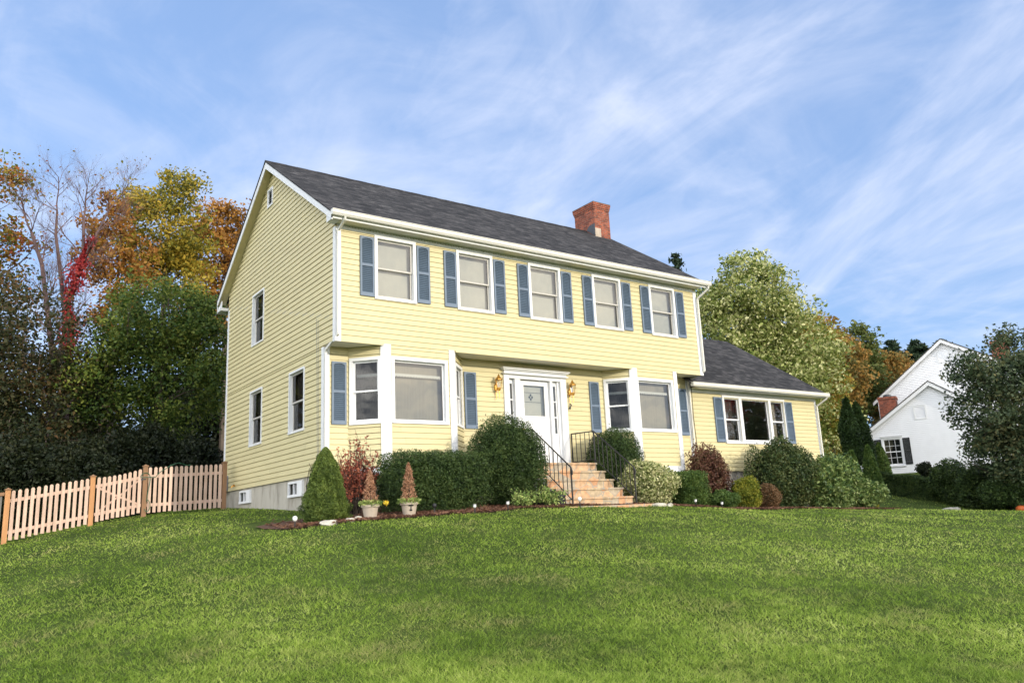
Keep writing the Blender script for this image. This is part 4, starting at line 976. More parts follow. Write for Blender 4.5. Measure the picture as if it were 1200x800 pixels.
# ------------------------------------------------------------------ garden in front of the house
shrub('dwarf_spruce', 'plump bright green conical evergreen at the left corner of the house', 'shrub', (-.70, -1.15), (.56, .53), 1.43, 46000, .030, 'spruce_lawn', 'cone', .10, aspect=.4, lo=.86, fine=.13)
shrub('yew_hedge', 'dark clipped rectangular evergreen hedge under the left bay window', 'hedge', (1.76, -1.05), (1.20, .54), 1.22, 60000, .042, 'yew', 'box', .08, aspect=.35, sprig=.07, fine=.07)
shrub('round_yew', 'largest dark green ball shaped evergreen left of the stone steps', 'shrub', (3.78, -.93), (.93, .80), 2.04, 60000, .042, 'yew', 'ball', .07, aspect=.35, sprig=.06)
shrub('round_yew', 'dark round evergreen right behind the railing of the stone steps', 'shrub', (7.86, -.14), (.83, .66), 2.02, 50000, .042, 'yew', 'ball', .07, aspect=.35, sprig=.06)
shrub('variegated_shrub', 'pale cream and green leaved rounded shrub right of the stone steps', 'shrub', (8.02, -1.12), (.78, .62), 1.10, 13000, .055, 'varieg', 'ball', .14, aspect=.6, sprig=.12)
shrub('box_shrub', 'dark green clipped low square shrub right of the variegated one', 'shrub', (9.78, -.85), (.52, .42), .93, 22000, .04, 'box', 'box', .08, aspect=.45)
shrub('burgundy_shrub', 'wine red leaved rounded shrub below the edge of the right bay window', 'shrub', (11.15, -.45), (.66, .60), 1.72, 9500, .06, 'burg', 'ball', .2, aspect=.55, lo=.55, sprig=.15)
shrub('low_shrub', 'low green spreading shrub at the foot of the wine red shrub', 'shrub', (10.75, -1.25), (.50, .35), .48, 11000, .045, 'box', 'ball', .15, aspect=.5, sprig=.1)
shrub('golden_shrub', 'small yellow green shrub left of the reddish brown one', 'shrub', (11.95, -1.05), (.46, .40), .84, 11000, .05, 'yelgreen', 'ball', .18, aspect=.5, sprig=.12)
shrub('brown_shrub', 'small reddish brown shrub between the golden one and the tall dark one', 'shrub', (13.0, -.95), (.42, .38), .68, 8000, .05, 'brownred', 'ball', .18, aspect=.5, sprig=.12)
shrub('holly_shrub', 'tall broad dark green shrub below the wing window', 'shrub', (14.75, -.35), (1.10, .75), 2.02, 30000, .075, 'big', 'ball', .2, aspect=.5, sprig=.12, lo=.6)
shrub('loose_shrub', 'airy thin branched green shrub leaning on the left of the tall dark one', 'shrub', (13.75, -.1), (.60, .45), 1.98, 3600, .065, 'big', 'ball', .25, aspect=.55, sprig=.2, lo=.4, core=False)
shrub('rhododendron', 'sloping glossy leaved rhododendron beside the far corner of the wing', 'shrub', (16.55, -.75), (1.15, .80), 1.62, 13000, .10, 'rhodo', 'ball', .2, aspect=.4, sprig=.12, lo=.6)
shrub('rhododendron', 'lower end clump of glossy rhododendron at the right end of the bed', 'shrub', (18.1, -.72), (.85, .7), 1.02, 9000, .10, 'rhodo', 'ball', .18, aspect=.4, sprig=.12, lo=.6)
shrub('golden_cypress', 'small yellow tipped conical evergreen at the right end of the bed', 'shrub', (19.15, -.35), (.42, .42), 1.05, 12000, .05, 'yelgreen', 'cone', .2, aspect=.4)
# red barberry by the downspout: open branching
def barberry(c, h, w, label, mat='berry', n=60, per=56, size=.055):
    x, y = c; z = gz(x, y); t = thing('barberry_shrub', label, 'shrub', (x, y, z)); m = MB(); tips = []
    for i in range(n):
        a = rng.uniform(0, 2*np.pi); q = w*rng.random()**.6; hh = h*rng.uniform(.45, 1.0)*(1-.3*q/w)
        ps = limb(m, (rng.normal()*.05, rng.normal()*.05, -.03), (q*math.cos(a), q*math.sin(a), hh), .010, .003, .12, 7, 4)
        for f in (4, 5, 6):
            e = np.array(ps[f])+rng.normal(size=3)*.12+np.array([0, 0, .06]); limb(m, ps[f-1], e, .004, .002, .05, 2, 3); tips.append((ps[f-1], e))
        tips.append((ps[3], ps[7]))
    obj('stem', m, M['barkd'], t)
    A = np.array([p[0] for p in tips]); B = np.array([p[1] for p in tips]); k = rng.integers(0, len(tips), n*per); f = rng.random(n*per)[:,None]
    leafobj('foliage', leaves(A[k]+(B[k]-A[k])*f+rng.normal(size=(n*per,3))*.022, size, .6), LM[mat], t); return t
barberry((.18, -.55), 1.86, .52, 'open branched red leaved shrub beside the left downspout')
barberry((4.25, -1.62), .55, .42, 'small straggly pale green plant between the ball shrub and the steps', 'grassy', 30, 60, .05)
barberry((3.55, -1.75), .36, .36, 'low weedy plant at the foot of the large ball shrub', 'grassy', 22, 60, .045)
# potted dead conifers
def potted(c, label, h, dark):
    x, y = c; z = gz(x, y); t = thing('potted_conifer', label, 'potted plant', (x, y, z), 0, 'potted plants in the mulch bed')
    m = MB(); R0 = .165; m.lathe((0,0,0), [(.10, 0), (.115, .01), (R0-.012, .225), (R0+.012, .228), (R0+.014, .275), (R0-.004, .278), (R0-.018, .24), (0, .24)], 24); p = obj('pot', m, M['terra'], t, smooth=False)
    m = MB(); m.lathe((0,0,.235), [(R0-.02, 0), (R0-.05, .015), (0, .02)], 16); obj('soil', m, M['soil'], t)
    if dark:
        m = MB(); a0 = math.atan2(-16+2, -6.9-x)
        for da, z0, z1, dw in ((.35, .20, .225, .30), (.35, .11, .135, .17), (.35, .12, .215, .06)):
            k = 6; pts = []
            for i in range(k): 
                a_ = a0+.25-dw+2*dw*i/(k-1); rr = .118+(z0/.225)*.04+.009
                b_ = a0+.25-dw+2*dw*(i+1)/(k-1)
                if i < k-1: m.quad((rr*math.cos(a_), rr*math.sin(a_), z0), (rr*math.cos(b_), rr*math.sin(b_), z0), ((rr+.006)*math.cos(b_), (rr+.006)*math.sin(b_), z1), ((rr+.006)*math.cos(a_), (rr+.006)*math.sin(a_), z1))
        obj('emblem', m, M['black'], p)
    m = MB(); m.tube([(0,0,.22), (.01,0,.22+h*.6), (0,.01,.22+h)], [.014, .008, .003], 6)
    for i in range(26):
        f = rng.random(); a = rng.uniform(0, 6.28); r = .17*(1-f)**.6; m.tube([(0,0,.24+h*f*.9), (r*math.cos(a), r*math.sin(a), .30+h*f*.9+.05)], [.005,.002], 4)
    obj('stem', m, M['barkd'], t)
    n = 2400; f = rng.random(n)**1.1; a = rng.uniform(0, 6.28, n); r = (.19*(1-f)**.6*(.85+.25*np.sin(f*31)*np.sin(a*3+f*9)))*rng.random(n)**.4
    leafobj('foliage', leaves(np.c_[r*np.cos(a), r*np.sin(a), .26+h*f], .038, .25, -.3), LM['dead'], t)
    n = 900; a = rng.uniform(0, 6.28, n); r = rng.uniform(.05, .23, n); leafobj('underplanting', leaves(np.c_[r*np.cos(a), r*np.sin(a), .27+.09*rng.random(n)-.25*np.maximum(0, r-.15)], .055, .25, .2), LM['grassy'], t)
    return t
potted((-.06, -1.78), 'beige pot holding a withered brown conifer nearest the green cone', .68, False)
potted((.70, -1.92), 'beige pot with a dark emblem holding a slimmer withered conifer by the hedge', .78, True)
t = thing('yellow_flower', 'single yellow flower drooping right of the left beige pot', 'flower', (.17, -1.86, gz(.17, -1.86)))
m = MB(); m.tube([(-.06,.02,.26), (-.0,0,.33), (.05,0,.31)], .005, 5); obj('stem', m, M['hose'], t)
leafobj('petals', leaves(np.array([.06,0,.30])+rng.normal(size=(40,3))*.022, .05, .7), leafmat('petal', [(.75,.50,.03),(.8,.62,.08)], .2), t)
# low evergreen strip of small things: path lights, spotlights, rocks
def path_light(c, label):
    x, y = c; z = gz(x, y); t = thing('path_light', label, 'garden light', (x, y, z), 0, 'small solar path lights along the bed')
    m = MB(); m.tube([(0,0,-.05), (0,0,.12)], .012, 8); obj('stake', m, M['black'], t)
    m = MB(); m.lathe((0,0,.12), [(.015, 0), (.032, .02), (.032, .055), (.022, .06)], 12); obj('lamp_shade', m, M['lampw'], t)
    m = MB(); m.lathe((0,0,.181), [(.042, 0), (.042, .008), (.015, .018)], 12); obj('cap', m, M['metal'], t); return t
path_light((2.15, -2.02), 'white path light before the dark rectangular hedge')
path_light((2.98, -2.02), 'white path light before the large ball shrub')
path_light((9.15, -1.65), 'white path light just right of the cream leaved shrub')
path_light((10.1, -1.7), 'white path light before the dark clipped low shrub')
def spot(c, label, w):
    x, y = c; z = gz(x, y); t = thing('garden_spotlight', label, 'spotlight', (x, y, z))
    m = MB(); m.tube([(0,0,-.05), (0,0,.12), (.01,0,.15)], .012, 8); m.tube([(-.02,.0,.0), (.12,.03,-.02)], .008, 5); obj('stake', m, M['black'], t)
    m = MB(); m.lathe((0,0,.14), [(.0, -.01), (.03, .005), (.045, .035), (.042, .07), (.02, .09), (0, .095)], 14); obj('head', m, M[w], t, smooth=True); return t
spot((-1.45, -1.55), 'white headed garden spotlight left of the green cone', 'lampw')
spot((1.22, -2.0), 'black ball headed garden spotlight before the rectangular hedge', 'black')
spot((4.95, -2.02), 'white garden spotlight beside the left railing foot', 'lampw')
def rock(c, s, label, name='garden_rock', mat='rock'):
    x, y = c; m = bmesh_rock(s); o = obj(name, m, M[mat], None, (x, y, gz(x, y)+s[2]*.3)); o['label'] = label; o['category'] = 'rock'
def bmesh_rock(s):
    m = MB(); n1, n2 = 7, 12; L_ = Lump(.22, 5)
    for i in range(n1+1):
        for j in range(n2):
            th, ph = math.pi*i/n1, 2*math.pi*j/n2; d = np.array([math.sin(th)*math.cos(ph), math.sin(th)*math.sin(ph), math.cos(th)])
            q = d/((np.abs(d)**3).sum()**(1/3))*float(L_(d[None])[0]); m.v.append((q[0]*s[0], q[1]*s[1], q[2]*s[2]))
    for i in range(n1):
        for j in range(n2): a = i*n2+j; b = i*n2+(j+1) % n2; m.f.append((a, a+n2, b+n2, b))
    return m
rock((-.95, -1.93), (.17, .10, .06), 'pale flat rock lying in front of the green cone')
rock((-.55, -1.98), (.10, .08, .06), 'small pale rock between the green cone and the left pot')
rock((-.30, -1.72), (.07, .06, .06), 'smallest pale rock right against the green cone')
rock((7.45, -2.0), (.20, .10, .06), 'tan flat rock by the right foot of the steps')
rock((7.85, -1.98), (.10, .08, .05), 'tan small rock before the cream leaved shrub')
t = thing('plant_stand', 'rusty wire plant stand left of the stone steps', 'plant stand', (4.38, -1.3, gz(4.38, -1.3)))
m = MB()
for i in range(4):
    a = i*math.pi/2+.4; m.tube([(.15*math.cos(a), .15*math.sin(a), 0), (.13*math.cos(a), .13*math.sin(a), .62)], .008, 5)
for z in (.3, .60): m.tube([(.14*math.cos(a*.35), .14*math.sin(a*.35), z) for a in range(19)], .008, 5)
obj('frame', m, M['metal'], t)
t = thing('planter_tub', 'dark round planter tub against the left side of the steps', 'planter', (4.68, -1.22, gz(4.68, -1.22)))
m = MB(); m.lathe((0,0,0), [(.13, 0), (.17, .30), (.19, .32), (.19, .36), (.16, .36), (.15, .30), (0, .30)], 18); obj('pot', m, M['black'], t)
m = MB(); m.lathe((0,0,.30), [(.15, 0), (0, .02)], 12); obj('soil', m, M['soil'], t)
t = thing('planter_tub', 'smaller dark planter tub right next to the bottom step', 'planter', (4.70, -1.62, gz(4.70, -1.62)))
m = MB(); m.lathe((0,0,0), [(.10, 0), (.13, .20), (.145, .22), (.145, .25), (.12, .25), (.11, .20), (0, .20)], 18); obj('pot', m, M['black'], t)
n = 200; leafobj('foliage', leaves(np.array([0,0,.27])+rng.normal(size=(n,3))*np.array([.07,.07,.04]), .05, .5), LM['grassy'], t)

# ------------------------------------------------------------------ trees at the left, beyond the fence
TG = 'trees beyond the picket fence'
tree('broadleaf_tree', 'dark olive brown bushy tree filling the left edge above the fence', 'tree', (-4.7, 14.5), [(-4.78,14.36,4.8,2.12,2.41),(-3.94,14.22,3.1,2.26,1.7),(-6.21,15.23,4.9,1.98,2.3)], 330, 100, .11, 'olive', .16, .42, group=TG, stems=3, amp=.3)
tree('maple_tree', 'green and rust leaved tree cut by the left edge of the photo', 'tree', (-6.4, 21.8), [(-5.95,21.4,12.17,1.34,2.29),(-5.12,20.53,13.15,.71,.99),(-5.59,21.8,9.76,1.41,1.76),(-4.47,20.83,10.38,.42,1.06),(-7.2,22,11.5,1.8,2.6)], 130, 80, .15, 'edge', .2, .34, group=TG, amp=.3)
tree('maple_tree', 'orange leaved tree left of the tall yellow one', 'tree', (-1.0, 21.2), [(-1.74,20.85,12.31,1.12,1.2),(-2.13,21.5,10.95,.82,.93),(-.79,20.75,10.15,1.31,1.5),(-.91,21.38,8.16,1.31,1.12)], 120, 80, .15, 'orange', .18, .29, group=TG, amp=.32)
tree('maple_tree', 'tallest yellow green tree beyond the fence', 'tree', (.9, 22.6), [(1.3,21.73,14.89,.97,1.06),(-.08,22.84,14.46,.81,.89),(.88,22.55,13.02,1.95,1.95),(1.55,22.61,11.02,1.71,1.62),(.16,23.38,11.88,1.01,1.62)], 230, 85, .15, 'yellow', .24, .30, group=TG, amp=.3)
tree('maple_tree', 'rusty orange tree rising behind the gable wall', 'tree', (4.6, 25.), [(4.06,24.9,14.47,1.44,1.35),(4.63,25.12,12.17,2.02,2.24),(5.43,24.2,13.43,1.35,2.02),(3.74,26.36,10.05,1.57,1.79)], 230, 85, .16, 'rust', .24, .33, group=TG, amp=.3)
tree('broadleaf_tree', 'dense dark green tree behind the fence beside the house', 'tree', (-.9, 13.2), [(-1.11,12.6,6.1,1.82,1.41),(-1.78,13.59,4.29,1.7,1.82),(-.19,12.55,3.91,1.62,2.06),(.15,11.91,5.32,.94,1.47),(-2.35,13.6,4.9,.7,.9)], 430, 110, .105, 'green', .17, .33, group=TG, stems=2, amp=.25)
# evergreen undergrowth right behind the fence
UG = 'dark bushes behind the picket fence'
for (x, y, r, h, lb_) in ((-6.3, 10.6, 1.3, 2.6, 'dark bush behind the leftmost fence panel'), (-4.6, 11.2, 1.4, 3.0, 'second dark bush from the left behind the fence'), (-3.0, 10.8, 1.2, 2.6, 'dark bush directly behind the fence gate'), (-1.6, 11.2, 1.3, 3.1, 'dark bush behind the right fence panel'), (-.2, 10.9, 1.0, 2.5, 'dark bush between the fence and the house corner')):
    shrub('evergreen_bush', lb_, 'bush', (x, y), (r, 1.1), h, 16000, .10, 'deep', 'ball', .25, aspect=.5, group=UG, lo=.5)
# bare trees
def bare(base, label, trunks, seed, spread=1.0, leafn=320, mat='edge', levels=5, bark='barkp'):
    bx, by = base; bz = gz(bx, by)-.1; t = thing('bare_tree', label, 'tree', (bx, by, bz), 0, 'leafless trees beyond the fence'); off = np.array([bx, by, bz]); m = MB(); tips = []
    rs = np.random.default_rng(seed)
    def grow(p, d, L_, r, lv):
        k = 5; pts = [p]; q = np.array(p, float); dd = np.array(d, float)
        for i in range(k):
            dd = dd+rs.normal(size=3)*.13+np.array([0,0,.05]); dd /= np.linalg.norm(dd); q = q+dd*L_/k; pts.append(q.copy())
        m.tube([tuple(x) for x in pts], [r*(1-.5*i/k) for i in range(k+1)], 6 if lv < 2 else 4, cap=False)
        if lv >= levels: tips.append(pts[-1]); return
        for i in range(2, k+1):
            for _ in range(2 if i > 2 else 1):
                if rs.random() < .12: continue
                s = rs.normal(size=3); s -= dd*s.dot(dd); s /= np.linalg.norm(s); nd = dd*.75+s*.62*spread+np.array([0,0,.18]); nd /= np.linalg.norm(nd)
                grow(pts[i], nd, L_*rs.uniform(.5, .72), r*(1-.5*i/k)*.55, lv+1)
    for path, r0, r1 in trunks:
        P = [np.array(p)-off for p in path]; n = len(P)
        m.tube([tuple(p) for p in P], [r0+(r1-r0)*i/(n-1) for i in range(n)], 8)
        for i in range(1, n):
            f = i/(n-1)
            for _ in range(2):
                s = rs.normal(size=3); s[2] = abs(s[2])*.9+.4; s /= np.linalg.norm(s); grow(P[i], s, rs.uniform(1.1, 1.7)*(1.05-.35*f), (r0+(r1-r0)*f)*.5, 2)
        d = P[-1]-P[-2]; grow(P[-1], d/np.linalg.norm(d), 1.3, r1, 2)
    obj('trunk', m, M[bark], t)
    T = np.array(tips); k = rs.integers(0, len(T), leafn)
    leafobj('crown', leaves(T[k]+rs.normal(size=(leafn,3))*.06, .09, .6), LM[mat], t); return t
bare((-3.2, 19.0), 'leafless tree with a forked trunk left of the red ivy', [([(-3.3,19,-.8),(-3.5,18.9,3),(-3.56,18.9,5.76),(-3.9,18.7,7.6),(-4.24,18.3,9.3),(-4.7,18.1,10.5)], .16, .05), ([(-3.5,18.9,4.5),(-3.25,18.4,7.0),(-3.6,18.2,9.0),(-3.9,17.8,10.4),(-3.95,17.5,11.3)], .11, .035)], 5)
bare((-2.9, 17.4), 'leafless tree whose trunk carries the red ivy', [([(-2.95,18,-.8),(-3.1,17.9,3),(-3.16,17.83,6.26),(-3.34,17.54,7.85),(-3.01,16.9,9.4),(-3.1,16.8,10.8)], .14, .05), ([(-3.01,16.9,9.4),(-2.6,16.6,10.4),(-2.33,16.3,11.2)], .05, .03)], 11)
P = []; path = np.array([(-3.18,17.7,5.4),(-3.14,17.78,6.26),(-3.34,17.5,7.85),(-3.01,16.85,9.41),(-2.79,16.6,10.0)])
k = rng.integers(0, 4, 5200); f = rng.random(5200)[:,None]; q = path[k]+(path[k+1]-path[k])*f
q += rng.normal(size=q.shape)*np.array([.15,.15,.16])*(.75+.5*np.sin(q[:,2:3]*3.1))
t = thing('red_ivy', 'bright red ivy climbing a leafless trunk beyond the fence', 'ivy', tuple(path[0]))
leafobj('leaves', leaves(q-path[0], .10, .7), LM['ivy'], t)
mb = MB(); mb.tube([tuple(p-path[0]+np.array([.12, -.1, 0])) for p in path], .02, 5); obj('stem', mb, M['barkd'], t)

# woods behind everything at the left and behind the house
def woods(n, x0, x1, y0, y1, zb, ht, mat, size, name, label):
    x = rng.uniform(x0, x1, n); y = rng.uniform(y0, y1, n); top = ht*(.72+.28*np.sin(x*.9+1.3*np.sin(x*.37))*np.cos(x*.23+y*.1)); z = zb+top*rng.random(n)**.75
    o = leafobj(name, leaves(np.c_[x, y, z], size, .7), LM[mat]); o['kind'] = 'stuff'; return o
woods(60000, -16, 12, 25, 32, -.8, 8.5, 'deep', .32, 'woods', '')
woods(50000, 20, 62, 24, 34, -.3, 8.5, 'greenfar', .34, 'woods', '')

# ------------------------------------------------------------------ trees at the right
RG = 'autumn trees behind the wing and the white house'
tree('poplar_tree', 'tall pale silvery green tree rising behind the wing roof', 'tree', (28.5, 10.6), [(28.03,10.01,10.05,2.0,1.75),(27.2,10.91,8.98,1.93,2.07),(28.94,9.85,8.21,2.3,2.07),(30.06,9.61,6.14,2.5,2.3),(28.0,11.07,6.26,2.76,2.3),(31.3,10.6,3.85,2.2,2.76),(26.1,11.7,9.0,1.1,1.3),(27.9,10.1,11.6,.35,.9),(28.5,9.8,11.3,.35,1.1),(27.3,10.5,11.1,.3,1.0),(29.3,9.4,10.6,.35,1.0),(26.6,11.2,10.4,.3,.9),(30.2,9.2,9.0,.5,.8)], 760, 80, .17, 'pale', .3, .38, group=RG, amp=.42)
tree('maple_tree', 'green tree with orange tints right beside the pale silvery tree', 'tree', (34.6, 10.4), [(33.4,10.6,7.55,1.5,1.72),(34.1,10.8,5.58,1.4,2.1),(34.4,11.2,2.68,1.3,2.2)], 260, 95, .18, 'mixed', .2, .42, group=RG, amp=.28)
tree('maple_tree', 'orange brown autumn tree right of the pale silvery tree', 'tree', (42.7, 15), [(42.63,14.77,9.48,1.41,1.47),(42.01,15.52,8.37,1.47,1.76),(43.29,14.85,7.45,1.76,2.06)], 170, 85, .22, 'rustfar', .2, .42, group=RG, amp=.28)
tree('broadleaf_tree', 'round topped green tree between the orange and the brown trees', 'tree', (50.5, 18), [(50.44,17.62,10.75,1.4,1.5),(51.0,18.01,8.48,2.0,2.32),(50.12,18.99,6.59,1.99,2.32)], 200, 90, .22, 'greenfar', .2, .42, group=RG)
tree('maple_tree', 'brown orange tree left of the tall white gable', 'tree', (56, 19.4), [(56.45,18.9,9.33,1.8,1.55),(55.74,19.68,7.66,2.4,2.12),(58.0,18.9,7.6,2.0,2.12)], 260, 90, .24, 'rustfar', .2, .45, group=RG)
tree('maple_tree', 'brown orange low tree behind the clipped dark columns', 'tree', (41, 17), [(40.5,16.6,4.6,2.4,2.3),(43.4,17,3.5,2.2,2.4),(38.8,16.5,3.0,2.0,2.2)], 230, 90, .2, 'mixed', .2, .45, group=RG)
def conifer(base, ztop, r, label, n, size, mat='conifer', group='dark conifers on the skyline', zlow=None, pw=.75):
    bx, by = base; bz = gz(bx, by); h = ztop-bz; t = thing('spruce_tree', label, 'conifer', (bx, by, bz), 0, group)
    m = MB(); m.tube([(0,0,-.1), (0,0,h*.5), (0,0,h)], [.22, .13, .02], 7); V = []
    k = int(h*3.4)
    for i in range(k):
        f = (i+.5)/k; z = h*(.08+.92*f); rr = r*(1-f)**pw*rng.uniform(.6, 1.25)+.12
        for j in range(7):
            a = rng.uniform(0, 6.28); e = np.array([rr*math.cos(a), rr*math.sin(a), z-rr*.18]); m.tube([(0,0,z), tuple(e)], [.03, .008], 4, cap=False)
            q = rng.random(int(n/k/7))[:,None]**.7; V.append(np.array([0,0,z])*(1-q)+e*q+rng.normal(size=(len(q),3))*np.array([.16,.16,.09])*(.5+rr*.25))
    obj('trunk', m, M['bark'], t); leafobj('crown', leaves(np.concatenate(V), size, .35), LM[mat], t); return t
conifer((65.1, 22.8), 13.6, 3.6, 'ragged dark spruce left of the two rounded pines', 20000, .36, pw=.65)
conifer((72.2, 23.9), 14.5, 4.2, 'left one of the two dark pines by the white gable', 24000, .40, pw=.5)
conifer((73.9, 22.4), 14.3, 4.0, 'right one of the two dark pines by the white gable', 24000, .40, pw=.5)
conifer((28.2, 15.2), 14.0, 1.6, 'dark conifer tip peeking over the right end of the main roof', 9000, .22)
AG = 'clipped dark evergreen columns'
for (x, y, r, zt_, l) in ((29.8, 6.45, .50, 3.95, 'leftmost dark evergreen column left of the white house'), (31.3, 6.85, .50, 3.85, 'middle dark evergreen column left of the white house'), (33.3, 7.85, .50, 2.9, 'lowest dark evergreen column against the white house corner')):
    shrub('arborvitae', l, 'conifer', (x, y), (r, r), zt_-gz(x, y), 15000, .10, 'arb', 'column', .1, group=AG, aspect=.4)
for (x, y, r, zt_, l) in ((27.7, 5.25, .50, 1.25, 'small conical evergreen left of the white garden post'), (29.2, 5.3, .58, 1.50, 'small conical evergreen right of the white garden post'), (36.6, 9.0, .70, 2.15, 'conical evergreen before the dark shuttered window')):
    shrub('cone_evergreen', l, 'conifer', (x, y), (r, r), zt_-gz(x, y), 14000, .08, 'box', 'cone', .12, group='conical evergreens by the white house', aspect=.4)
t = tree('maple_tree', 'dark leafy tree in front of the white house at the right edge', 'tree', (32.3, .4), [(30.54,-.27,4.0,1.57,1.35),(31.05,-.93,5.05,.93,.93),(30.6,.2,2.2,1.6,1.4),(31.43,-.5,2.49,1.68,2.24),(30.0,.45,2.8,.6,.9),(30.6,.6,1.1,.9,.9),(31.33,.17,.4,1.5,1.1),(32.3,-1.8,4.6,1.3,1.6),(32.2,-1.6,2.2,1.6,2.6),(31.6,-.6,.9,1.6,1.3),(29.9,.6,4.2,.9,.8)], 520, 75, .135, 'shade', .13, .30, amp=.28)
for (x, y, r, h, l) in ((34.0, 3.9, 1.3, 2.0, 'left dark bush under the tree at the right edge'), (33.3, 2.2, 1.3, 2.1, 'middle dark bush under the tree at the right edge'), (31.9, .5, 1.15, 1.9, 'right dark bush under the tree at the right edge')):
    shrub('evergreen_bush', l, 'bush', (x, y), (r, 1.0), h, 15000, .09, 'yew', 'ball', .3, aspect=.5, group='dark bushes at the right edge')
# long clipped hedge in front of the white house
P0, P1_ = np.array([33.2, 8.9]), np.array([34.7, 3.9]); dv = P1_-P0; LH = np.linalg.norm(dv); hm = (P0+P1_)/2
def longhedge():
    x, y = hm; z = gz(x, y); t = thing('clipped_hedge', 'long dark clipped hedge below the white house', 'hedge', (x, y, z)); n = 60000
    s = rng.uniform(-.5, .5, n); u = rng.uniform(-1, 1, n); w = rng.uniform(0, 1, n); pick = rng.random(n)
    top = pick < .35; w[top] = .94+.06*rng.random(top.sum()); sd = (pick > .5); u[sd] = np.sign(u[sd])*rng.uniform(.85, 1.02, sd.sum())
    nx_, ny_ = -dv[1]/LH, dv[0]/LH; px = dv[0]*s+nx_*u*.6; py = dv[1]*s+ny_*u*.6
    zz = ground(px+x, py+y)-z+w*(1.08+.05*np.sin(s*20)); leafobj('foliage', leaves(np.c_[px, py, zz], .08, .5), LM['yew'], t)
    m = MB()
    for i in range(8):
        f = -.45+.9*i/7; a, b = dv[0]*f, dv[1]*f; zz = gz(x+a, y+b)-z; m.tube([(a, b, zz-.1), (a+.05, b, zz+.9)], [.04, .015], 5)
    obj('stem', m, M['barkd'], t)
longhedge()
# white garden post, pumpkin, pale stone
def gpost(c, label, h=.85):
    x, y = c; z = gz(x, y); t = thing('garden_post', label, 'post', (x, y, z))
    m = MB(); m.box(-.13, .13, -.13, .13, 0, h-.14); obj('body', m, M['white'], t)
    m = MB(); m.box(-.19, .19, -.19, .19, h-.139, h-.08); m.lathe((0,0,h-.08), [(.10, 0), (.13, .05), (.10, .12), (.02, .16)], 12); obj('cap', m, M['white'], t)
gpost((28.9, 5.7), 'white capped garden post between the conical evergreens', 1.5)
gpost((31.6, 6.9), 'lower white garden post right of the conical evergreen', .95)
x, y = 31.0, -.2; t = thing('pumpkin', 'orange pumpkin on the ground at the right edge', 'pumpkin', (x, y, gz(x, y)))
m = MB(); n1, n2 = 10, 40
for i in range(n1+1):
    for j in range(n2):
        th, ph = math.pi*i/n1, 2*math.pi*j/n2; q = (1-.09*abs(math.cos(ph*5)))*(.22); m.v.append((q*math.sin(th)*math.cos(ph), q*math.sin(th)*math.sin(ph), .17+.17*math.cos(th)*(1-.2*(1-math.sin(th)))))
for i in range(n1):
    for j in range(n2): a = i*n2+j; b = i*n2+(j+1) % n2; m.f.append((a, a+n2, b+n2, b))
obj('body', m, M['pumpkin'], t, smooth=True)
m = MB(); m.tube([(0,0,.30), (.01,0,.36), (.04,.01,.40)], [.03, .02, .022], 6); obj('stem', m, M['barkd'], t)
rock((29.5, 2.0), (.40, .25, .12), 'pale stone slab lying on the neighbouring lawn', 'stone_slab')

# ------------------------------------------------------------------ white neighbouring house
nb = thing('white_house', 'white clapboard house with two stepped gables behind the dark tree', 'house', (42.4, 8.55, .30), R(-66))
def gablebox(name, x0, x1, y0, y1, he, hp, holes=(), ov=.25, xr=None):
    xm = (x0+x1)/2 if xr is None else xr; m = MB(); nz = hp/(1); E_ = .115
    def xl(z): return x0 if z <= he else x0+(xm-x0)*(z-he)/(hp-he)
    def xr_(z): return x1 if z <= he else x1-(x1-xm)*(z-he)/(hp-he)
    global EXP; e0 = EXP; EXP = E_; siding(m, (lambda s, o, z: (s, y0-o, z)), xl, xr_, -.8, hp-.02, holes, .022, .022); EXP = e0
    m.quad((x0, y0, -.8), (x0, y1, -.8), (x0, y1, he), (x0, y0, he)); m.quad((x1, y0, -.8), (x1, y1, -.8), (x1, y1, he), (x1, y0, he)); m.poly([(x0, y1, -.8), (x1, y1, -.8), (x1, y1, he), (xm, y1, hp), (x0, y1, he)])
    obj(name, m, M['wsiding'], nb)
    m = MB(); k = (hp-he)/(xm-x0); 
    for s, xe in ((-1, x0-.3), (1, x1+.3)):
        kk = (hp-he)/abs((x0 if s < 0 else x1)-xm); ze = hp+.12-kk*abs(xe-xm)
        pts = [(xm, y0-ov-.02, hp+.12), (xe, y0-ov-.02, ze), (xe, y0-ov-.02, ze-.07), (xm, y0-ov-.02, hp+.05)]; m.extr(pts if s < 0 else pts[::-1], (0, y1-y0+ov+.3, 0))
    obj('roof', m, M['groof'], nb)
    m = MB()
    for s, xe in ((-1, x0-.3), (1, x1+.3)):
        kk = (hp-he)/abs((x0 if s < 0 else x1)-xm); ze = hp+.045-kk*abs(xe-xm)
        pts = [(xm, y0-ov, hp+.045), (xe, y0-ov, ze), (xe, y0-ov, ze-.20), (xm, y0-ov, hp-.19)]; m.extr(pts if s < 0 else pts[::-1], (0, .05, 0))
        pts = [(xm, y0-.03, hp-.1), (xe-s*.3, y0-.03, hp-.1-kk*abs(xe-s*.3-xm)), (xe-s*.3, y0-.03, hp-.28-kk*abs(xe-s*.3-xm)), (xm, y0-.03, hp-.30)]; m.extr(pts if s < 0 else pts[::-1], (0, .028, 0))
    m.box(x0-.02, x0+.13, y0-.03, y0-.016, -.8, he); m.box(x1-.13, x1+.02, y0-.03, y0-.016, -.8, he)
    obj('trim', m, M['white'], nb)
gablebox('front_wall', -4.55, 4.55, 0, 9, 2.35, 5.55, [(-3.0, -2.02, .75, 2.32), (-.98, -.42, 3.45, 4.15)])
gablebox('rear_wall', -3.5, 7.0, 5.5, 18, 5.45, 9.0, xr=.9)
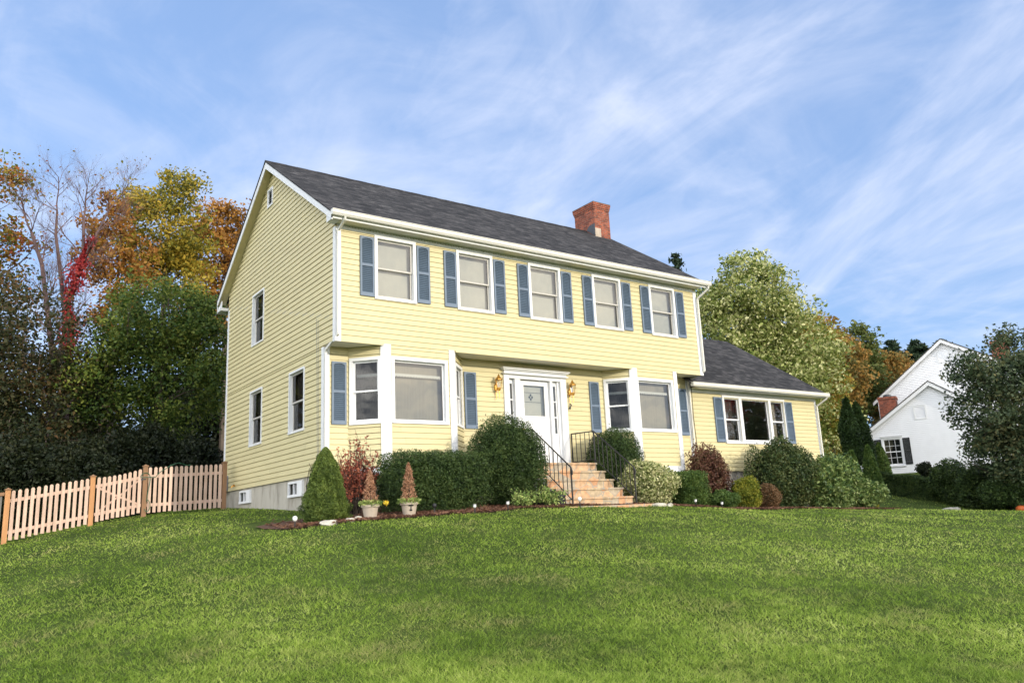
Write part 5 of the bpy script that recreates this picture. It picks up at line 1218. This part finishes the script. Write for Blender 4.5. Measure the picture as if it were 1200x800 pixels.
def nwin(x0, x1, z0, z1):
    w, h = x1-x0, z1-z0; m = MB(); c = .1
    m.box(-c, 0, -.04, .05, -.08, h+.12); m.box(w, w+c, -.04, .05, -.08, h+.12); m.box(0, w, -.04, .05, h, h+.12); m.box(-c-.04, w+c+.04, -.08, .05, -.14, -.081); m.box(-c-.05, w+c+.05, -.09, .04, h+.121, h+.18)
    m.box(0, w, .02, .05, h/2-.03, h/2+.03); m.box(0, w, .02, .05, h-.05, h); m.box(0, w, .02, .05, 0, .05); m.box(0, .05, .02, .05, .05, h-.05); m.box(w-.05, w, .02, .05, .05, h-.05)
    for i in (1, 2): m.box(w*i/3-.012, w*i/3+.012, .025, .045, .05, h-.05)
    for f in (.27, .73): m.box(.05, w-.05, .026, .044, h*f-.012, h*f+.012)
    o = obj('window', m, M['white'], nb, (x0, 0, z0)); m = MB(); m.box(0, w, .052, .056, 0, h); obj('pane', m, M['glass'], o)
    m = MB(); m.box(-.05, w+.05, .3, .32, -.1, h+.1); obj('backing', m, M['nshutter'], o)
    return o
nwin(-3.0, -2.02, .75, 2.32)
for x in (-3.52, -1.90):
    m = MB(); w, h = .40, 1.62; m.box(0, .06, -.04, -.001, 0, h); m.box(w-.06, w, -.04, -.001, 0, h)
    for z in (0, h/2-.04, h-.08): m.box(.06, w-.06, -.04, -.001, z, z+.08)
    s_ = obj('shutter', m, M['nshutter'], nb, (x, -.018, .72)); m = MB()
    for i in range(30): z = .08+(h-.16)*i/30; m.extr([(.06, -.03, z), (.06, -.012, z+.04), (.06, -.008, z+.04), (.06, -.024, z)], (w-.12, 0, 0))
    obj('louvers', m, M['nshutter'], s_)
for (x, y, z, w, h) in ((-.98, 0, 3.45, .56, .70), (.62, 5.5, 7.55, .62, .85)):
    m = MB(); m.box(x-.08, x, y-.04, y+.0, z-.08, z+h+.08); m.box(x+w, x+w+.08, y-.04, y, z-.08, z+h+.08); m.box(x, x+w, y-.04, y, z+h, z+h+.08); m.box(x, x+w, y-.04, y, z-.08, z)
    v = obj('gable_vent', m, M['white'], nb); m = MB()
    for i in range(9): zz = z+h*i/9; m.extr([(x, y-.03, zz), (x, y+.01, zz+.08), (x, y+.015, zz+.08), (x, y-.02, zz)], (w, 0, 0))
    obj('louvers', m, M['wsiding'], v)
def nchim(x, y, z0, z1, w, d):
    m = MB(); m.box(x-w/2, x+w/2, y-d/2, y+d/2, z0, z1); m.box(x-w/2-.05, x+w/2+.05, y-d/2-.05, y+d/2+.05, z1+.001, z1+.16)
    c_ = obj('chimney', m, M['brick'], nb); m = MB(); m.lathe((x, y, z1+.16), [(.26, 0), (.26, .14), (.18, .2), (.0, .2)], 12); obj('cap', m, M['lead'], c_)
nchim(-2.7, 3.5, 1.0, 5.15, 1.05, 1.1)
nchim(4.4, 10.5, 6.0, 9.1, 1.1, 1.1)
shrub('evergreen_bush', 'small dark bush below the window of the white house', 'bush', (40.6, 8.6), (.5, .45), .8, 3500, .09, 'deep', 'ball', .35, aspect=.5)

# tree across the street whose image shows in the wing window
tree('maple_tree', 'red topped street tree mirrored in the wing window', 'tree', (33.5, -13.5), [(33.8,-13.5,2.9,2.6,2.2),(31.6,-12.4,2.2,2.0,1.8),(35.6,-14.6,2.4,2.0,2.0)], 130, 55, .2, 'shade', .22, .55, amp=.3)
tree('maple_tree', 'red leaved street tree mirrored above the dark one in the wing window', 'tree', (40, -18), [(40,-18,7.2,2.8,1.6),(37.2,-16.4,6.2,2.2,1.3)], 90, 55, .24, 'ivy', .22, .6, amp=.3)

# ------------------------------------------------------------------ light, sky, camera
SUN_AZ, SUN_EL = 14.0, 15.5          # degrees to the right of the facade's normal; height
sd = Vector((math.sin(R(SUN_AZ))*math.cos(R(SUN_EL)), -math.cos(R(SUN_AZ))*math.cos(R(SUN_EL)), math.sin(R(SUN_EL))))
sun = bpy.data.lights.new('sun', 'SUN'); sun.energy = 2.35; sun.angle = R(.5); sun.color = (1, .90, .74)
so = bpy.data.objects.new('sun', sun); COL.objects.link(so); so.rotation_euler = sd.to_track_quat('Z', 'Y').to_euler(); so.location = (0, -30, 30)
w = bpy.data.worlds.new('World'); SC.world = w; w.use_nodes = True; nt = w.node_tree; nt.nodes.clear(); L = nt.links.new
wo = N(nt, 'ShaderNodeOutputWorld'); bg = N(nt, 'ShaderNodeBackground'); bg.inputs['Strength'].default_value = .15
sky = N(nt, 'ShaderNodeTexSky'); sky.sky_type = 'NISHITA'; sky.sun_disc = False; sky.sun_elevation = R(SUN_EL); sky.sun_rotation = math.atan2(sd.x, sd.y)
sky.air_density = 1.0; sky.dust_density = .3; sky.ozone_density = 3.5; sky.altitude = 200
tc = N(nt, 'ShaderNodeTexCoord'); sp = N(nt, 'ShaderNodeSeparateXYZ'); L(tc.outputs['Generated'], sp.inputs[0])
zc = N(nt, 'ShaderNodeMath', operation='MAXIMUM'); zc.inputs[1].default_value = 0; L(sp.outputs[2], zc.inputs[0])
za = N(nt, 'ShaderNodeMath', operation='ADD'); za.inputs[1].default_value = .22; L(zc.outputs[0], za.inputs[0])
dx = N(nt, 'ShaderNodeMath', operation='DIVIDE'); L(sp.outputs[0], dx.inputs[0]); L(za.outputs[0], dx.inputs[1])
dy = N(nt, 'ShaderNodeMath', operation='DIVIDE'); L(sp.outputs[1], dy.inputs[0]); L(za.outputs[0], dy.inputs[1])
cb = N(nt, 'ShaderNodeCombineXYZ'); L(dx.outputs[0], cb.inputs[0]); L(dy.outputs[0], cb.inputs[1])
def cloud(rot, sc, nscale, det, lo, hi, dist, loc):
    mp = N(nt, 'ShaderNodeMapping'); mp.inputs['Rotation'].default_value = (0,0,R(rot)); mp.inputs['Scale'].default_value = sc; mp.inputs['Location'].default_value = loc; L(cb.outputs[0], mp.inputs[0])
    no = N(nt, 'ShaderNodeTexNoise'); no.inputs['Scale'].default_value = nscale; no.inputs['Detail'].default_value = det; no.inputs['Roughness'].default_value = .58; no.inputs['Distortion'].default_value = dist; L(mp.outputs[0], no.inputs['Vector'])
    r = N(nt, 'ShaderNodeMapRange'); r.interpolation_type = 'SMOOTHSTEP'; r.inputs['From Min'].default_value = lo; r.inputs['From Max'].default_value = hi; L(no.outputs['Fac'], r.inputs['Value']); return r.outputs[0]
c1 = cloud(4, (1.7,.8,1), .9, 10, .42, .74, .9, (1.3,.4,0)); c2 = cloud(-5, (5.,1.5,1), 1.0, 9, .44, .95, 1.2, (5,2,0)); c3 = cloud(10, (1,1,1), 2.6, 10, .40, .75, .8, (2,7,0))
a = N(nt, 'ShaderNodeMath', operation='MULTIPLY'); L(c2, a.inputs[0]); a.inputs[1].default_value = .55
b = N(nt, 'ShaderNodeMath', operation='MAXIMUM'); L(c1, b.inputs[0]); L(a.outputs[0], b.inputs[1])
c_ = N(nt, 'ShaderNodeMath', operation='MULTIPLY_ADD'); L(c3, c_.inputs[0]); c_.inputs[1].default_value = .35; L(b.outputs[0], c_.inputs[2])
d = N(nt, 'ShaderNodeMath', operation='MULTIPLY'); d.use_clamp = True; d.inputs[1].default_value = .78; L(c_.outputs[0], d.inputs[0])
d2 = N(nt, 'ShaderNodeMath', operation='ADD'); d2.use_clamp = True; d2.inputs[1].default_value = .03; L(d.outputs[0], d2.inputs[0])
# clouds take the light of the sun: a warm white, a little brighter than the sky
mx = N(nt, 'ShaderNodeMix', data_type='RGBA'); L(d2.outputs[0], mx.inputs[0]); thin = N(nt, 'ShaderNodeMix', data_type='RGBA'); thin.inputs[0].default_value = .55; L(sky.outputs[0], thin.inputs[6]); thin.inputs[7].default_value = (2.05, 3.2, 5.6, 1); L(thin.outputs[2], mx.inputs[6])      # thin high veil
dt = N(nt, 'ShaderNodeVectorMath', operation='DOT_PRODUCT'); L(tc.outputs['Generated'], dt.inputs[0]); dt.inputs[1].default_value = tuple(sd)
dm = N(nt, 'ShaderNodeMapRange'); dm.inputs['From Min'].default_value = .02; dm.inputs['From Max'].default_value = 1; dm.inputs['To Min'].default_value = 0; dm.inputs['To Max'].default_value = 1; L(dt.outputs['Value'], dm.inputs['Value'])
cc = N(nt, 'ShaderNodeMix', data_type='RGBA'); L(dm.outputs[0], cc.inputs[0]); cc.inputs[6].default_value = (5.0, 5.25, 6.1, 1); cc.inputs[7].default_value = (17., 15., 12.5, 1)
# unseen bright cloud lobe, added out of frame to lift the shaded gable
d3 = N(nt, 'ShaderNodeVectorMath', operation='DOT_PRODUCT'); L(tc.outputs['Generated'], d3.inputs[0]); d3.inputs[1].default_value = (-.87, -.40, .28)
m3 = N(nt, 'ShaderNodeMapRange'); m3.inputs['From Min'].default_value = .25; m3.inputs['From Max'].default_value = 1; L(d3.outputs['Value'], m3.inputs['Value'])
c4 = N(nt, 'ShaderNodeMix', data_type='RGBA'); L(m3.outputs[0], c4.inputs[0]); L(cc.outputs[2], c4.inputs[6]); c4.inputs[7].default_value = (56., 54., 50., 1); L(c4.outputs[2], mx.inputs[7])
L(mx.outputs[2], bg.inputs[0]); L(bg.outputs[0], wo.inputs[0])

cam = bpy.data.cameras.new('camera'); co = bpy.data.objects.new('camera', cam); COL.objects.link(co); SC.camera = co
cam.sensor_width = 36; cam.lens = 936.01/1200*36; cam.clip_start = .1; cam.clip_end = 2000
ya, pi_, ro = R(-35.9413), R(12.5709), -2.7529; ro = R(ro)
fw = Vector((-math.sin(ya)*math.cos(pi_), math.cos(ya)*math.cos(pi_), math.sin(pi_))); rt = Vector((math.cos(ya), math.sin(ya), 0)); up = rt.cross(fw)
rt2 = rt*math.cos(ro)+up*math.sin(ro); up2 = up*math.cos(ro)-rt*math.sin(ro)
mw = Matrix(((rt2.x, up2.x, -fw.x, CAM[0]), (rt2.y, up2.y, -fw.y, CAM[1]), (rt2.z, up2.z, -fw.z, CAM[2]), (0,0,0,1))); co.matrix_world = mw
vs = SC.view_settings; vs.view_transform = 'Standard'; vs.look = 'None'; vs.exposure = 0.40; vs.gamma = 1; vs.use_curve_mapping = False
SC.cycles.max_bounces = 6; SC.cycles.transparent_max_bounces = 12; SC.cycles.diffuse_bounces = 3; SC.cycles.sample_clamp_indirect = 8
